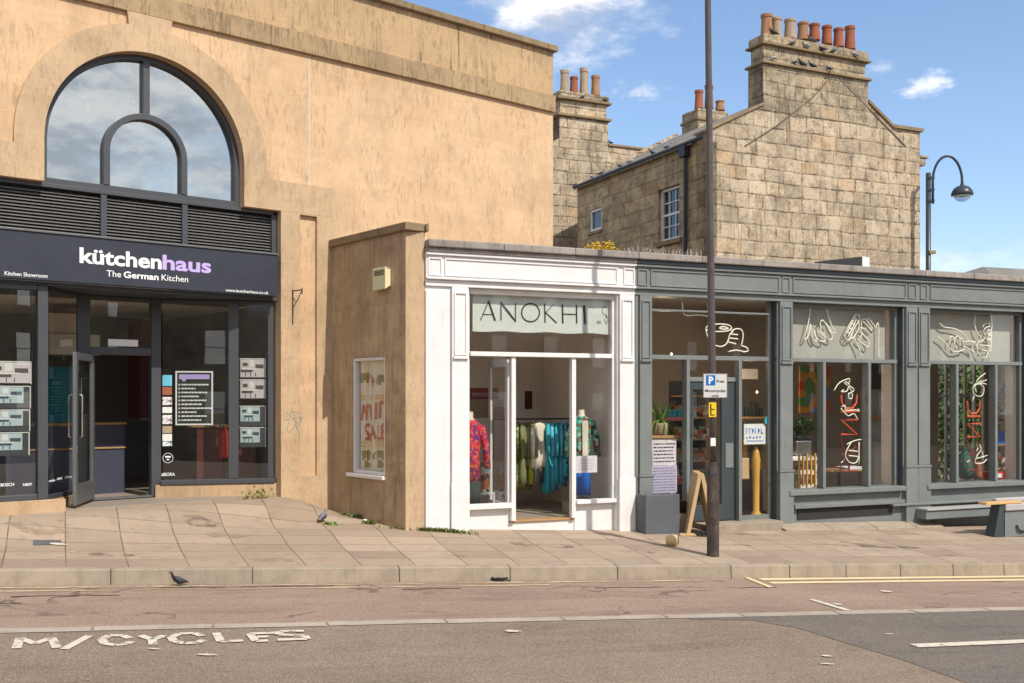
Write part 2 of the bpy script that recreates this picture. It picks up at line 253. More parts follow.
def asphalt(name,c1,c2,spk,crack=.0,scale=70):
    t=NT(name); v=t.coord(); big=t.noise(v,.45,6,.6); med=t.noise(t.coord((.35,1.6,1)),2.2,6,.65); agg=t.vor(v,scale,'F1','Color'); s=t.n('ShaderNodeSeparateColor'); t.l(agg,s.inputs[0]); fi=t.noise(v,160,3,.8)
    col=t.mix(t.ramp(big,.35,.65),c1,c2); col=t.mix(t.math('MULTIPLY',t.ramp(med,.5,.72),.45),col,sca(c1,.62))
    oil=t.noise(t.coord((.22,1.1,1),loc=(4,3,0)),1.6,7,.7,.4); col=t.mix(t.math('MULTIPLY',t.ramp(oil,.52,.62),.40),col,sca(c1,.58)); col=t.mix(t.math('MULTIPLY',t.ramp(oil,.44,.36),.30),col,sca(c2,1.25)); spt=t.ramp(t.vor(v,1.3),.10,.02); col=t.mix(t.math('MULTIPLY',spt,.5),col,sca(c1,.5))
    col=t.mix(t.ramp(s.outputs[0],.55,.95,0,.7),col,spk); col=t.mix(t.ramp(s.outputs[1],.62,.9,0,.6),col,sca(c1,.42)); 
    h=t.math('ADD',t.math('MULTIPLY',s.outputs[0],.4),t.math('MULTIPLY',fi,.4))
    if crack>0:
        vw=t.n('ShaderNodeVectorMath',operation='ADD'); nz=t.n('ShaderNodeTexNoise'); nz.inputs['Scale'].default_value=1.7; nz.inputs['Detail'].default_value=5; t.l(v,nz.inputs[0])
        t.l(t.coord((.35,1,1)),vw.inputs[0]); t.l(nz.outputs['Color'],vw.inputs[1])
        e=t.vor(vw.outputs[0],.9,'DISTANCE_TO_EDGE'); cm=t.math('MULTIPLY',t.ramp(e,.03,.006),t.ramp(t.noise(v,.9,3),.5,.62)); col=t.mix(t.math('MULTIPLY',cm,crack),col,(.05,.04,.035)); h=t.math('SUBTRACT',h,cm)
    t.bsdf(col,.92,0,h,.5,.012,.12); return t.m
MAT['road']=asphalt('brown_asphalt',(.215,.163,.122),(.26,.20,.15),(.37,.295,.225),0,105)
MAT['road2']=asphalt('newer_grey_asphalt',(.155,.134,.115),(.175,.15,.128),(.26,.23,.195),0,110)
MAT['bay']=asphalt('red_tinted_asphalt',(.29,.205,.157),(.335,.245,.188),(.35,.27,.215),.55,110)
def worn(name,c,lo=.42,hi=.5,sc=9,stretch=(1,1,1),amount=1.0):
    t=NT(name); v=t.coord(stretch); n1=t.noise(v,sc,6,.75); b=t.n('ShaderNodeBsdfPrincipled'); b.inputs['Roughness'].default_value=.8
    t.val(t.mix(t.noise(v,40,3),sca(c,.7),sca(c,1.15)),b.inputs['Base Color']); tr=t.n('ShaderNodeBsdfTransparent'); mx=t.n('ShaderNodeMixShader')
    t.l(t.ramp(n1,lo,hi,0,amount),mx.inputs[0]); t.l(tr.outputs[0],mx.inputs[1]); t.l(b.outputs[0],mx.inputs[2]); t.l(mx.outputs[0],t.out.inputs[0]); return t.m
MAT['mark']=worn('worn_white_road_paint',(.64,.57,.47),.37,.46,10); MAT['markold']=worn('nearly_gone_paint',(.60,.47,.29),.49,.55,4,(.4,3,1)); MAT['markyel']=worn('pale_yellow_road_paint',(.74,.58,.33),.3,.4,6,(.5,2,1)); MAT['patch']=worn('stain',(.40,.30,.20),.45,.6,2.4,amount=.6)
MAT['channel']=stone('channel_stone',(.42,.36,.30),(.35,.30,.245),(.24,.20,.16),.3,bs=.4,streakcol=(.2,.16,.13))
# ------------------------------------------------------------------ geometry helpers
class Frame:
    """a vertical plane: s along it, d into it (away from the street), z above eye level"""
    def __init__(s,O,u):
        l=math.hypot(*u); s.O=O; s.u=(u[0]/l,u[1]/l); s.m=(-s.u[1],s.u[0]); s.ang=math.atan2(s.u[1],s.u[0])
    def pt(s,a,d,z): return Vector((s.O[0]+a*s.u[0]+d*s.m[0],s.O[1]+a*s.u[1]+d*s.m[1],EZ+z))
    def s(s_,px,d=0):
        r=(px-CX)/F; ox=s_.O[0]+d*s_.m[0]; oy=s_.O[1]+d*s_.m[1]
        return (r*oy-ox)/(s_.u[0]-r*s_.u[1])
    def z(s_,px,py,d=0):
        a=s_.s(px,d); y=s_.O[1]+a*s_.u[1]+d*s_.m[1]; return (HY-py)/F*y
    def sz(s_,px,py,d=0): return (s_.s(px,d),s_.z(px,py,d))
def two(A,B): return Frame(A,(B[0]-A[0],B[1]-A[1]))
class MB:
    def __init__(s): s.bm=bmesh.new()
    def hexa(s,P):     # 8 points: bottom ring 0-3, top ring 4-7
        v=[s.bm.verts.new(p) for p in P]
        for f in ((3,2,1,0),(4,5,6,7),(0,1,5,4),(1,2,6,5),(2,3,7,6),(3,0,4,7)): s.bm.faces.new([v[i] for i in f])
        return s
    def box(s,f,s0,s1,d0,d1,z0,z1):
        if s0>s1: s0,s1=s1,s0
        return s.hexa([f.pt(a,d,z) for z in (z0,z1) for a,d in ((s0,d0),(s1,d0),(s1,d1),(s0,d1))])
    def pbox(s,f,x0,y0,x1,y1,d0,d1):   # from two picture corners on the face d0
        a,zt=f.sz(x0,y0,d0); b,zb=f.sz(x1,y1,d0); return s.box(f,a,b,d0,d1,zb,zt)
    def ext(s,f,outer,holes,d0,d1):    # outline with holes, extruded between d0 and d1
        bm=bmesh.new(); loops=[]
        for L in [outer]+list(holes):
            vs=[bm.verts.new((a,z,0)) for a,z in L]; loops.append(vs)
            for i in range(len(vs)): bm.edges.new((vs[i],vs[(i+1)%len(vs)]))
        bmesh.ops.triangle_fill(bm,use_beauty=True,use_dissolve=False,edges=bm.edges[:])
        m={}
        for v in bm.verts: m[v]=(s.bm.verts.new(f.pt(v.co.x,d0,v.co.y)),s.bm.verts.new(f.pt(v.co.x,d1,v.co.y)))
        for fc in bm.faces:
            s.bm.faces.new([m[v][0] for v in fc.verts]); s.bm.faces.new([m[v][1] for v in reversed(fc.verts)])
        for vs in loops:
            for i in range(len(vs)):
                a,b=vs[i],vs[(i+1)%len(vs)]; s.bm.faces.new((m[a][0],m[b][0],m[b][1],m[a][1]))
        bm.free(); return s
    def tube(s,P,r,n=8,caps=True):
        P=[Vector(p) for p in P]; rr=r if isinstance(r,(list,tuple)) else [r]*len(P); rings=[]; up=Vector((0.12,.3,1)).normalized()
        for i,p in enumerate(P):
            t=(P[min(i+1,len(P)-1)]-P[max(i-1,0)]).normalized(); a=t.cross(up)
            if a.length<.05: a=t.cross(Vector((1,0,0)))
            a.normalize(); b=t.cross(a)
            rings.append([s.bm.verts.new(p+(a*math.cos(q)+b*math.sin(q))*rr[i]) for q in [2*math.pi*k/n for k in range(n)]])
        for A,B in zip(rings,rings[1:]):
            for k in range(n): s.bm.faces.new((A[k],A[(k+1)%n],B[(k+1)%n],B[k]))
        if caps: s.bm.faces.new(rings[0][::-1]); s.bm.faces.new(rings[-1])
        return s
    def lathe(s,c,prof,n=16):   # prof: (radius, z) around vertical axis at c
        c=Vector(c); rings=[[s.bm.verts.new(c+Vector((r*math.cos(q),r*math.sin(q),z))) for q in [2*math.pi*k/n for k in range(n)]] for r,z in prof]
        for A,B in zip(rings,rings[1:]):
            for k in range(n): s.bm.faces.new((A[k],A[(k+1)%n],B[(k+1)%n],B[k]))
        s.bm.faces.new(rings[0][::-1]); s.bm.faces.new(rings[-1]); return s
    def loft(s,rings,cap=True):
        V=[[s.bm.verts.new(p) for p in r] for r in rings]; n=len(V[0])
        for A,B in zip(V,V[1:]):
            for k in range(n): s.bm.faces.new((A[k],A[(k+1)%n],B[(k+1)%n],B[k]))
        if cap: s.bm.faces.new(V[0][::-1]); s.bm.faces.new(V[-1])
        return s
    def stroke(s,f,pts,w,d,th=.003):   # flat ribbon on a plane
        for (a,z),(b,y) in zip(pts,pts[1:]):
            L=math.hypot(b-a,y-z) or 1e-6; nx,nz=-(y-z)/L*w/2,(b-a)/L*w/2; ex,ez=(b-a)/L*w*.3,(y-z)/L*w*.3
            q=[(a-ex-nx,z-ez-nz),(b+ex-nx,y+ez-nz),(b+ex+nx,y+ez+nz),(a-ex+nx,z-ez+nz)]
            s.hexa([f.pt(*p) for p in [(q[i][0],d+th,q[i][1]) for i in range(4)]+[(q[i][0],d,q[i][1]) for i in range(4)]])
        return s
    def text(s,f,txt,s0,s1,z,h,d,bold=0,xs=None,th=.004,align=None):
        cu=bpy.data.curves.new('t','FONT'); cu.body=txt; cu.size=1; cu.offset=bold; cu.extrude=0; cu.resolution_u=3
        o=bpy.data.objects.new('t',cu); COL.objects.link(o); me=bpy.data.meshes.new_from_object(o); 
        bpy.data.objects.remove(o); xsv=[v.co.x for v in me.vertices]; x0,x1=min(xsv),max(xsv)
        k=(s1-s0)/(x1-x0); kz=h/.73
        bm=bmesh.new(); bm.from_mesh(me); ge=bmesh.ops.extrude_face_region(bm,geom=bm.faces[:]); 
        for e in ge['geom']:
            if isinstance(e,bmesh.types.BMVert): e.co.z=1
        mp={v:s.bm.verts.new(f.pt(s0+(v.co.x-x0)*k,d-(th if v.co.z>.5 else 0),z+v.co.y*kz)) for v in bm.verts}
        for fc in bm.faces:
            try: s.bm.faces.new([mp[v] for v in fc.verts])
            except ValueError: pass
        bm.free(); bpy.data.meshes.remove(me); bpy.data.curves.remove(cu); return s
    def build(s,name,mat,parent=None,bevel=0,smooth=False,loc=None,fr=None):
        bmesh.ops.recalc_face_normals(s.bm,faces=s.bm.faces[:])
        M=Matrix.Identity(4)
        if parent is not None: M=parent['_M'] if False else WM[parent.name]
        elif fr is not None or loc is not None:
            M=Matrix.Translation(Vector(loc) if loc is not None else Vector((0,0,0)))@Matrix.Rotation(fr.ang if fr else 0,4,'Z')
        s.bm.transform(M.inverted())
        me=bpy.data.meshes.new(name); s.bm.to_mesh(me); s.bm.free()
        me.materials.append(MAT[mat] if isinstance(mat,str) else mat)
        if smooth:
            for p in me.polygons: p.use_smooth=True
        o=bpy.data.objects.new(name,me); COL.objects.link(o)
        if parent is not None: o.parent=parent
        else: o.matrix_world=M
        WM[o.name]=M
        if bevel:
            b=o.modifiers.new('edge','BEVEL'); b.width=bevel; b.segments=2; b.limit_method='ANGLE'; b.angle_limit=R(40)
        return o
WM={}
def tag(o,label=None,cat=None,group=None,kind=None):
    if label: o['label']=label
    if cat: o['category']=cat
    if group: o['group']=group
    if kind: o['kind']=kind
    return o
def thing(name,label,cat,loc,ang=0,group=None):
    o=bpy.data.objects.new(name,None); COL.objects.link(o); o.location=loc; o.rotation_euler=(0,0,ang); o.empty_display_size=.2
    WM[o.name]=Matrix.Translation(Vector(loc))@Matrix.Rotation(ang,4,'Z'); return tag(o,label,cat,group)
def B(name,mat,parent,f,boxes,bevel=.004):
    m=MB()
    for b in boxes: m.box(f,*b)
    return m.build(name,mat,parent,bevel)
# ------------------------------------------------------------------ survey of the street
K=Frame((-2.859,15.96),(.7735,.6338))       # tall modern hall
C0=(-1.499,14.30)                            # corner of the low shops
S=Frame(C0,(.9217,.3881))                    # low shops' front
W=two(C0,(-2.859,15.96))                     # their side wall, running back to the hall
def PP(x,y): return -2.393-.0512*x+.027*y
KA=(-5.39,10.70); kd=(.9588,.2841); kq=(-.2841,.9588)
KF=Frame(KA,kd)                              # kerb line: s along, d towards the shops
def sm(x,a,b):
    t=max(0,min(1,(x-a)/(b-a))); return t*t*(3-2*t)
def ground(x,y):
    z=PP(x,y); vx,vy=x-K.O[0],y-K.O[1]; s=vx*K.u[0]+vy*K.u[1]; d=-(vx*K.m[0]+vy*K.m[1])
    w=sm(d,1.35,.1)*sm(s,.0,-.85); z=z*(1-w)+(-1.51)*w
    vx,vy=x-C0[0],y-C0[1]; s=vx*S.u[0]+vy*S.u[1]; d=-(vx*S.m[0]+vy*S.m[1])
    z+=.05*sm(d,.8,.0)*sm(s,3,0)*(1-w)
    return z
def road(x,y):
    vx,vy=x-KA[0],y-KA[1]; a=vx*kd[0]+vy*kd[1]; b=vx*kq[0]+vy*kq[1]
    return -1.828-.0414*a-.165-.014*max(0,-b)+(0 if b<0 else 0)
def hit(px,py,fn):       # where the sight line of a pixel meets the ground
    y=12.0
    for _ in range(60): x=(px-CX)/F*y; z=fn(x,y); y=.5*y+.5*(z*F/(HY-py))
    return ((px-CX)/F*y,y)
def gp(px,py,fn=ground,up=0):
    x,y=hit(px,py,fn); return Vector((x,y,EZ+fn(x,y)+up))
# ------------------------------------------------------------------ world, sun, camera
SUN=Vector((.663,-.749,math.tan(R(48)))).normalized()
def make_world():
    w=bpy.data.worlds.new('World'); sc.world=w; w.use_nodes=True; t=w.node_tree; t.nodes.clear()
    N=lambda ty,**k:[ (lambda nd:[setattr(nd,a,b) for a,b in k.items()] and nd or nd)(t.nodes.new(ty)) ][0]
    out=t.nodes.new('ShaderNodeOutputWorld'); sky=t.nodes.new('ShaderNodeTexSky'); sky.sky_type='NISHITA'; sky.sun_disc=False
    sky.sun_elevation=math.asin(SUN.z); sky.sun_rotation=math.atan2(SUN.x,SUN.y); sky.altitude=50; sky.air_density=1.0; sky.dust_density=.8; sky.ozone_density=2.2
    tc=t.nodes.new('ShaderNodeTexCoord'); L=t.links.new
    def M(op,a,b=0.,cl=False):
        nd=t.nodes.new('ShaderNodeMath'); nd.operation=op; nd.use_clamp=cl
        for i,x in enumerate((a,b)):
            if hasattr(x,'is_output'): L(x,nd.inputs[i])
            else: nd.inputs[i].default_value=x
        return nd.outputs[0]
    def ramp(x,a,b,lo=0.,hi=1.):
        nd=t.nodes.new('ShaderNodeMapRange'); nd.interpolation_type='SMOOTHSTEP'; L(x,nd.inputs[0])
        for i,v in enumerate((a,b,lo,hi)): nd.inputs[i+1].default_value=v
        return nd.outputs[0]
    def noise(vec,s,d=7,r=.6):
        nd=t.nodes.new('ShaderNodeTexNoise'); L(vec,nd.inputs['Vector']); nd.inputs['Scale'].default_value=s; nd.inputs['Detail'].default_value=d; nd.inputs['Roughness'].default_value=r; return nd.outputs['Fac']
    G=tc.outputs['Generated']; sep=t.nodes.new('ShaderNodeSeparateXYZ'); L(G,sep.inputs[0])
    st=t.nodes.new('ShaderNodeMapping'); st.inputs['Scale'].default_value=(1,1,2.2); L(G,st.inputs[0])
    n1=noise(st.outputs[0],7.0); n2=noise(st.outputs[0],2.6,8,.62); n3=noise(st.outputs[0],26.,5,.6)
    nn=M('ADD',M('MULTIPLY',n1,.7),M('MULTIPLY',n3,.3))
    n4=noise(st.outputs[0],75.,5,.6); ns=M('ADD',M('MULTIPLY',n3,.5),M('MULTIPLY',n4,.5))
    def blob(px,py,rx,ry,amp,soft):   # a cloud bank centred on a sky direction, rx wide and ry high (tangents)
        d=Vector(((px-CX)/F,1,(HY-py)/F)).normalized()
        sub=t.nodes.new('ShaderNodeVectorMath'); sub.operation='SUBTRACT'; L(G,sub.inputs[0]); sub.inputs[1].default_value=d
        mp=t.nodes.new('ShaderNodeMapping'); mp.inputs['Scale'].default_value=(1/rx,1/rx*.6,1/ry); L(sub.outputs[0],mp.inputs[0])
        ln=t.nodes.new('ShaderNodeVectorMath'); ln.operation='LENGTH'; L(mp.outputs[0],ln.inputs[0])
        v=M('ADD',M('SUBTRACT',1.0,ln.outputs['Value']),M('MULTIPLY',M('SUBTRACT',(ns if rx<.06 else nn),.5),amp)); return ramp(v,.0,soft)
    bl=[M('MULTIPLY',blob(*a[:6]),a[6]) for a in ((560,14,.088,.055,3.4,1.0,.93),(930,84,.023,.014,3.2,1.2,.75),(882,68,.016,.008,3.2,1.3,.45),(640,92,.030,.012,5.0,1.2,.4),(900,262,.17,.028,2.0,1.4,.45),(596,150,.02,.06,2.4,1.2,.25))]
    mk=bl[0]
    for b in bl[1:]: mk=M('MAXIMUM',mk,b)
    back=M('MULTIPLY',ramp(n2,.30,.50),ramp(sep.outputs[1],.15,-.15)); side=M('MULTIPLY',ramp(n2,.52,.66),M('MULTIPLY',ramp(sep.outputs[2],.5,.62),.7))
    mk=M('MAXIMUM',M('MAXIMUM',mk,M('MULTIPLY',back,.85)),side)
    shade=ramp(M('ADD',n1,M('MULTIPLY',n3,.5)),.62,.88,.15,1.0)
    cc=t.nodes.new('ShaderNodeMix'); cc.data_type='RGBA'; L(shade,cc.inputs['Factor']); cc.inputs['A'].default_value=(3.1,3.4,4.1,1); cc.inputs['B'].default_value=(7.6,7.4,7.3,1)
    hs=t.nodes.new('ShaderNodeMix'); hs.data_type='RGBA'; L(mk,hs.inputs['Factor']); tn=t.nodes.new('ShaderNodeMix'); tn.data_type='RGBA'; tn.blend_type='MULTIPLY'; tn.inputs['Factor'].default_value=1; L(sky.outputs[0],tn.inputs['A']); tn.inputs['B'].default_value=(1.10,1.12,1.14,1); L(tn.outputs['Result'],hs.inputs['A']); L(cc.outputs['Result'],hs.inputs['B'])
    bg=t.nodes.new('ShaderNodeBackground'); bg.inputs[1].default_value=SKY; L(hs.outputs['Result'],bg.inputs[0]); L(bg.outputs[0],out.inputs[0])
SKY=.14
make_world()
sl=bpy.data.lights.new('sun','SUN'); sl.energy=3.6; sl.angle=R(.53); sl.color=(1,.93,.82); so=bpy.data.objects.new('sun',sl); COL.objects.link(so)
so.location=SUN*60; so.rotation_euler=SUN.to_track_quat('Z','Y').to_euler()
cam=bpy.data.cameras.new('camera'); cam.sensor_width=36; cam.lens=F/1024*36; cam.shift_y=(HY-341.5)/1024; cam.clip_end=2000; co=bpy.data.objects.new('camera',cam); COL.objects.link(co)
co.location=(0,0,EZ); co.rotation_euler=(R(90),0,0); sc.camera=co
sc.view_settings.view_transform='Standard'; sc.view_settings.look='None'; sc.view_settings.gamma=1; sc.view_settings.exposure=.32
sc.cycles.max_bounces=7; sc.cycles.transparent_max_bounces=14; sc.cycles.use_denoising=True; sc.cycles.caustics_reflective=False; sc.cycles.caustics_refractive=False; sc.cycles.sample_clamp_indirect=6
# ------------------------------------------------------------------ ground, pavement, kerb, road
def sheet(name,mat,a0,a1,b0,b1,na,nb,fn,up=0,outline=None):
    m=MB(); G=[]
    for j in range(nb+1):
        row=[]
        for i in range(na+1):
            a=a0+(a1-a0)*i/na; b=b0+(b1-b0)*j/nb; p=KF.pt(a,b,0); row.append(m.bm.verts.new((p.x,p.y,EZ+fn(p.x,p.y)+up)))
        G.append(row)
    for j in range(nb):
        for i in range(na): m.bm.faces.new((G[j][i],G[j][i+1],G[j+1][i+1],G[j+1][i]))
    o=m.build(name,mat,None,fr=KF,loc=(KA[0],KA[1],0),smooth=True); tag(o,kind='structure'); return o
sheet('pavement','pave',-16,30,.15,11.5,230,76,ground)
sheet('parking_bay','bay',-16,30,-2.06,0,92,4,road)
sheet('road','road',-16,30,-16,-2.06,92,20,road)
bm_=MB(); bm_.hexa([Vector((x,y,z)) for z in (-4.6,-4.5) for x,y in ((-400,-400),(400,-400),(400,400),(-400,400))]); tag(bm_.build('ground','road'),kind='structure')
# kerb stones
m=MB(); a=-16.0
while a<30:
    w=random.uniform(1.3,1.75) if a<8 else .86
    P=[]
    for z in (0,1):
        for aa,bb in ((a+.003,.0 if z==0 else .018),(a+w-.003,.0 if z==0 else .018),(a+w-.003,.149),(a+.003,.149)):
            p=KF.pt(aa,bb,0); P.append(Vector((p.x,p.y,EZ+PP(p.x,p.y)+(0.002 if z else -.30))))
    m.hexa(P); a+=w
tag(m.build('kerb','kerb',None,fr=KF,loc=(KA[0],KA[1],0),bevel=.012),kind='structure')
def ribbon(m,pts,w,fn,up=.004):
    """a painted line following the road surface; pts are ground points (x,y)"""
    for (x0,y0),(x1,y1) in zip(pts,pts[1:]):
        L=math.hypot(x1-x0,y1-y0); n=max(1,int(L/.5)); nx,ny=-(y1-y0)/L*w/2,(x1-x0)/L*w/2; prev=None
        for i in range(n+1):
            t=i/n; x=x0+(x1-x0)*t; y=y0+(y1-y0)*t
            q=[m.bm.verts.new((x+sx*nx,y+sx*ny,EZ+fn(x+sx*nx,y+sx*ny)+up)) for sx in (-1,1)]
            if prev: m.bm.faces.new((prev[0],q[0],q[1],prev[1]))
            prev=q
    return m
def along(a,b): p=KF.pt(a,b,0); return (p.x,p.y)
def mark(name,mat,m): return tag(m.build(name,mat,None,fr=KF,loc=(KA[0],KA[1],0)),kind='structure')
# stone channel between bay and carriageway: separate flush setts
m=MB(); a=-16
while a<30:
    w=random.uniform(.8,1.3); ribbon(m,[along(a+.01,-2.06+random.uniform(-.012,.012)),along(a+w-.01,-2.06+random.uniform(-.012,.012))],.17,road,.006); a+=w
mark('road_channel','channel',m)
# double yellow lines at the right, worn traces of them at the left
m=MB()
for b,w_ in ((-.09,.13),(-.33,.12)): ribbon(m,[along(8.95,b),along(30,b)],w_,road,.006)
h1=hit(746,578,road); h2=hit(771,588,road); ribbon(m,[h1,h2],.07,road,.010); mark('road_marking_yellow','markyel',m)
m=MB(); ribbon(m,[along(-16,-.14),along(8.9,-.12)],.075,road,.006); ribbon(m,[along(-16,-.30),along(6,-.30)],.06,road,.006); mark('road_marking_faded','markold',m)
m=MB(); ribbon(m,[hit(811,600,road),hit(848,611,road)],.09,road,.010); 
ribbon(m,[hit(914,647,road),hit(1060,641,road)],.13,road,.014); mark('road_marking_white','mark',m)
# worn M/CYCLES lettering
L=[[(52,125),(64,92),(112,110),(165,91),(182,124)],[(205,128),(285,85)],
   [(415,93),(392,84),(350,84),(325,96),(335,110),(370,115),(405,111),(420,104)],
   [(450,84),(487,98),(528,84)],[(487,98),(490,114)],
   [(648,86),(620,77),(575,79),(548,90),(556,103),(590,110),(632,107),(652,99)],
   [(692,76),(706,104),(778,101)],
   [(880,76),(800,79),(818,103),(858,101)],[(808,90),(860,88)],
   [(972,70),(895,72),(893,82),(975,86),(982,96),(888,99)]]
m=MB()
for k,l in enumerate(L): ribbon(m,[hit(x/3.2,610+y/3.2,road) for x,y in l],.074,road,.008+.0004*k)
mark('road_lettering','mark',m)
m=MB(); rr=random.Random(12)
for a0_,b0_,n_ in ((1.6,-.20,12),(4.2,-.42,5),(.2,-.55,7),(-.5,-.9,6),(6.5,-.5,6),(8.2,-.6,5)):
    p=[along(a0_+.17*i,b0_+rr.uniform(-.03,.03)) for i in range(n_)]
    for i in range(n_-1): ribbon(m,[p[i],p[i+1]],rr.uniform(.015,.045),road,.005)
mark('road_crack',worn('open_crack',(.075,.058,.05),.30,.42,8,amount=.9),m)
# newer darker asphalt patch on the right carriageway
ed=[hit(x,y,road) for x,y in ((690,619.5),(752,620.5),(800,629),(835,640),(905,661),(966,683),(1100,740))]
m=MB(); far=[]
v0=[]; v1=[]
for x,y in ed: v0.append(m.bm.verts.new((x,y,EZ+road(x,y)+.004)))
for i,(x,y) in enumerate(ed):
    a_,b_=( (x-KA[0])*kd[0]+(y-KA[1])*kd[1], -2.14); q=along(max(a_,0)+i*1.5+2.5*(i>0),b_); v1.append(m.bm.verts.new((q[0],q[1],EZ+road(*q)+.004)))
for i in range(len(ed)-1): m.bm.faces.new((v0[i],v0[i+1],v1[i+1],v1[i]))
q=[along(30,-2.14),along(30,-12)]; e=[m.bm.verts.new((x,y,EZ+road(x,y)+.004)) for x,y in q]; m.bm.faces.new((v0[-1],e[1],e[0],v1[-1]))
mark('road_patch','road2',m)
# pale stains and a dark metal cover on the slabs
def blotch(m,px,py,rx,ry,fn,up,n=14):
    x,y=hit(px,py,fn); P=[]
    for i in range(n):
        q=2*math.pi*i/n; r=random.uniform(.7,1.1); X=x+math.cos(q)*rx*r; Y=y+math.sin(q)*ry*r; P.append(m.bm.verts.new((X,Y,EZ+fn(X,Y)+up)))
    m.bm.faces.new(P)
m=MB()
for a in ((225,535,.35,.16),(275,560,.3,.12),(40,528,.4,.2)): blotch(m,*a,ground,.005)
mark('pavement_stain','patch',m)
m=MB()
for a in ((61,521,.06,.02),(610,533,.05,.03),(315,561,.12,.02),(520,531,.02,.02),(655,540,.12,.015)): blotch(m,*a,ground,.012)
tag(m.build('spray_marks',worn('faint_orange_spray',(.75,.22,.10),.42,.55,12,amount=.55),None,fr=KF,loc=(KA[0],KA[1],0)),kind='structure')
m=MB()
for a in ((540,545,.5,.2),(640,552,.25,.1),(860,545,.9,.25),(760,535,.4,.1),(450,555,.3,.1),(110,555,.4,.12),(200,522,.3,.2),(735,545,.25,.08),(950,556,.5,.1)): blotch(m,*a,ground,.0065)
mark('pavement_damp_stain',worn('dark_stain',(.17,.13,.10),.45,.62,2.6,amount=.55),m)
m=MB()
for a in ((208,656,.09,.03),(154,650,.06,.02),(512,632,.09,.05),(886,592,.09,.06),(838,605,.05,.05),(826,657,.05,.03),(60,557,.05,.02),(59,545,.12,.04),(72,553,.04,.02),(828,665,.07,.02),(890,635,.05,.02)): blotch(m,*a,road if a[1]>575 else ground,.012)
mark('paint_splashes','mark',m)
m=MB(); 
for a in ((23,603,.7,.05),(210,583,.9,.05),(250,585,.6,.04),(350,601,.5,.06),(895,642,.1,.02)): blotch(m,*a,road,.003)
mark('road_pothole','dark',m) if False else m.bm.free()
x0,y0=gp(34,543)[0:2]; m=MB(); ribbon(m,[hit(33,543,ground),hit(61,543,ground)],.16,ground,.006); tag(mark('pavement_cover','anthl',m),kind='structure')
# ================================================================== tall modern hall with the kitchen showroom
hall=thing('showroom_building','tall modern tan stone hall with a great arched window over a dark kitchen showroom front','building',(K.O[0],K.O[1],EZ-1.5),K.ang)
s_end=K.s(553); sL=-15.0
sc_,zc=K.s(150.6,-.06),3.39; Ro,Ri=1.75,1.385
def arc(c,zc,r,a0,a1,n): return [(c+r*math.cos(R(a0+(a1-a0)*i/n)),zc+r*math.sin(R(a0+(a1-a0)*i/n))) for i in range(n+1)]
sR=K.s(281,-.06)                                 # right side of the shopfront opening
open_=[(sL+2,-1.9),(sR,-1.9),(sR,2.815),(sc_+Ri,2.815),(sc_+Ri,3.39)]+arc(sc_,zc,Ri,0,180,40)[1:]+[(sc_-Ri,2.815),(sL+2,2.815)]
m=MB(); m.ext(K,[(sL,-2.3),(sL+2,-2.3)]+open_[:0]+[(sL+2,-1.9),(sL+2,2.815),(sc_-Ri,2.815)]+arc(sc_,zc,Ri,180,0,40)+[(sc_+Ri,2.815),(sR,2.815),(sR,-2.3),(s_end,-2.3),(s_end,5.31),(sL,5.31)],[],0,.35)
m.build('wall','field',hall)
m=MB(); m.box(K,s_end-.35,s_end,.352,9,-2.3,6.40); m.build('wall','field',hall)
B('movement_joint',plain('pale_sealant',(.55,.5,.42),.8),hall,K,[(K.s(309)-.012,K.s(309)+.012,-.004,-.0005,3.27,5.29)],0)
B('parapet','parapet',hall,K,[(sL,s_end,-.0,.35,5.312,6.42)],0)
m=MB(); a=sL
while a<s_end:
    b=min(a+1.5,s_end+.06); m.box(K,a+.003,b-.003,-.09,.45,6.422,6.53); a+=1.5
m.box(K,s_end-.42,s_end+.06,.452,9,6.422,6.53); m.build('coping','coping',hall,.01)
m=MB(); a=sL
while a<s_end:
    b=min(a+2.33,s_end+.02); m.box(K,a+.002,b-.002,-.06,-.002,5.295,5.60); a+=2.33
m.build('band_course','band',hall,.008)
# raised arch surround with its keystone and shoulders
kl,kr=K.s(129,-.06),K.s(171,-.06); a_l=180-math.degrees(math.acos(min(1,(sc_-kl)/Ro))); a_r=math.degrees(math.acos((kr-sc_)/Ro)); zn=3.268
al0=180+math.degrees(math.asin((3.39-zn)/Ro)); ar0=-math.degrees(math.asin((3.39-zn)/Ro)); s33=K.s(333,-.06)
outl=[(sL,2.817),(sc_-Ri,2.817)]+arc(sc_,zc,Ri,180,0,40)+[(sc_+Ri,2.817),(s33,2.817),(s33,zn)]+arc(sc_,zc,Ro,ar0,a_r,22)+[(kr+.02,5.293),(kl-.02,5.293)]+arc(sc_,zc,Ro,a_l,al0,22)+[(sL,zn)]
m=MB(); m.ext(K,outl,[],-.06,-.002); m.build('arch_surround','pier',hall)
# rough render strips (shoulder of the surround)
p0,p1=K.s(300,-.06),K.s(317,-.06)
m=MB(); zt,zb_=K.z(308,215.5,-.06),K.z(308,476,-.06)
m.ext(K,[(sR,-2.0),(s33,-2.0),(s33,2.815),(sR,2.815)],[[(p0,zb_),(p0,zt),(p1,zt),(p1,zb_)]],-.06,-.002); m.build('pier','pier',hall)
m=MB(); sa=sR-.002; m.box(K,sL+2,K.s(65,-.0),-.04,.05,-2.3,-1.345); 
m.build('plinth','plinth',hall,.006)
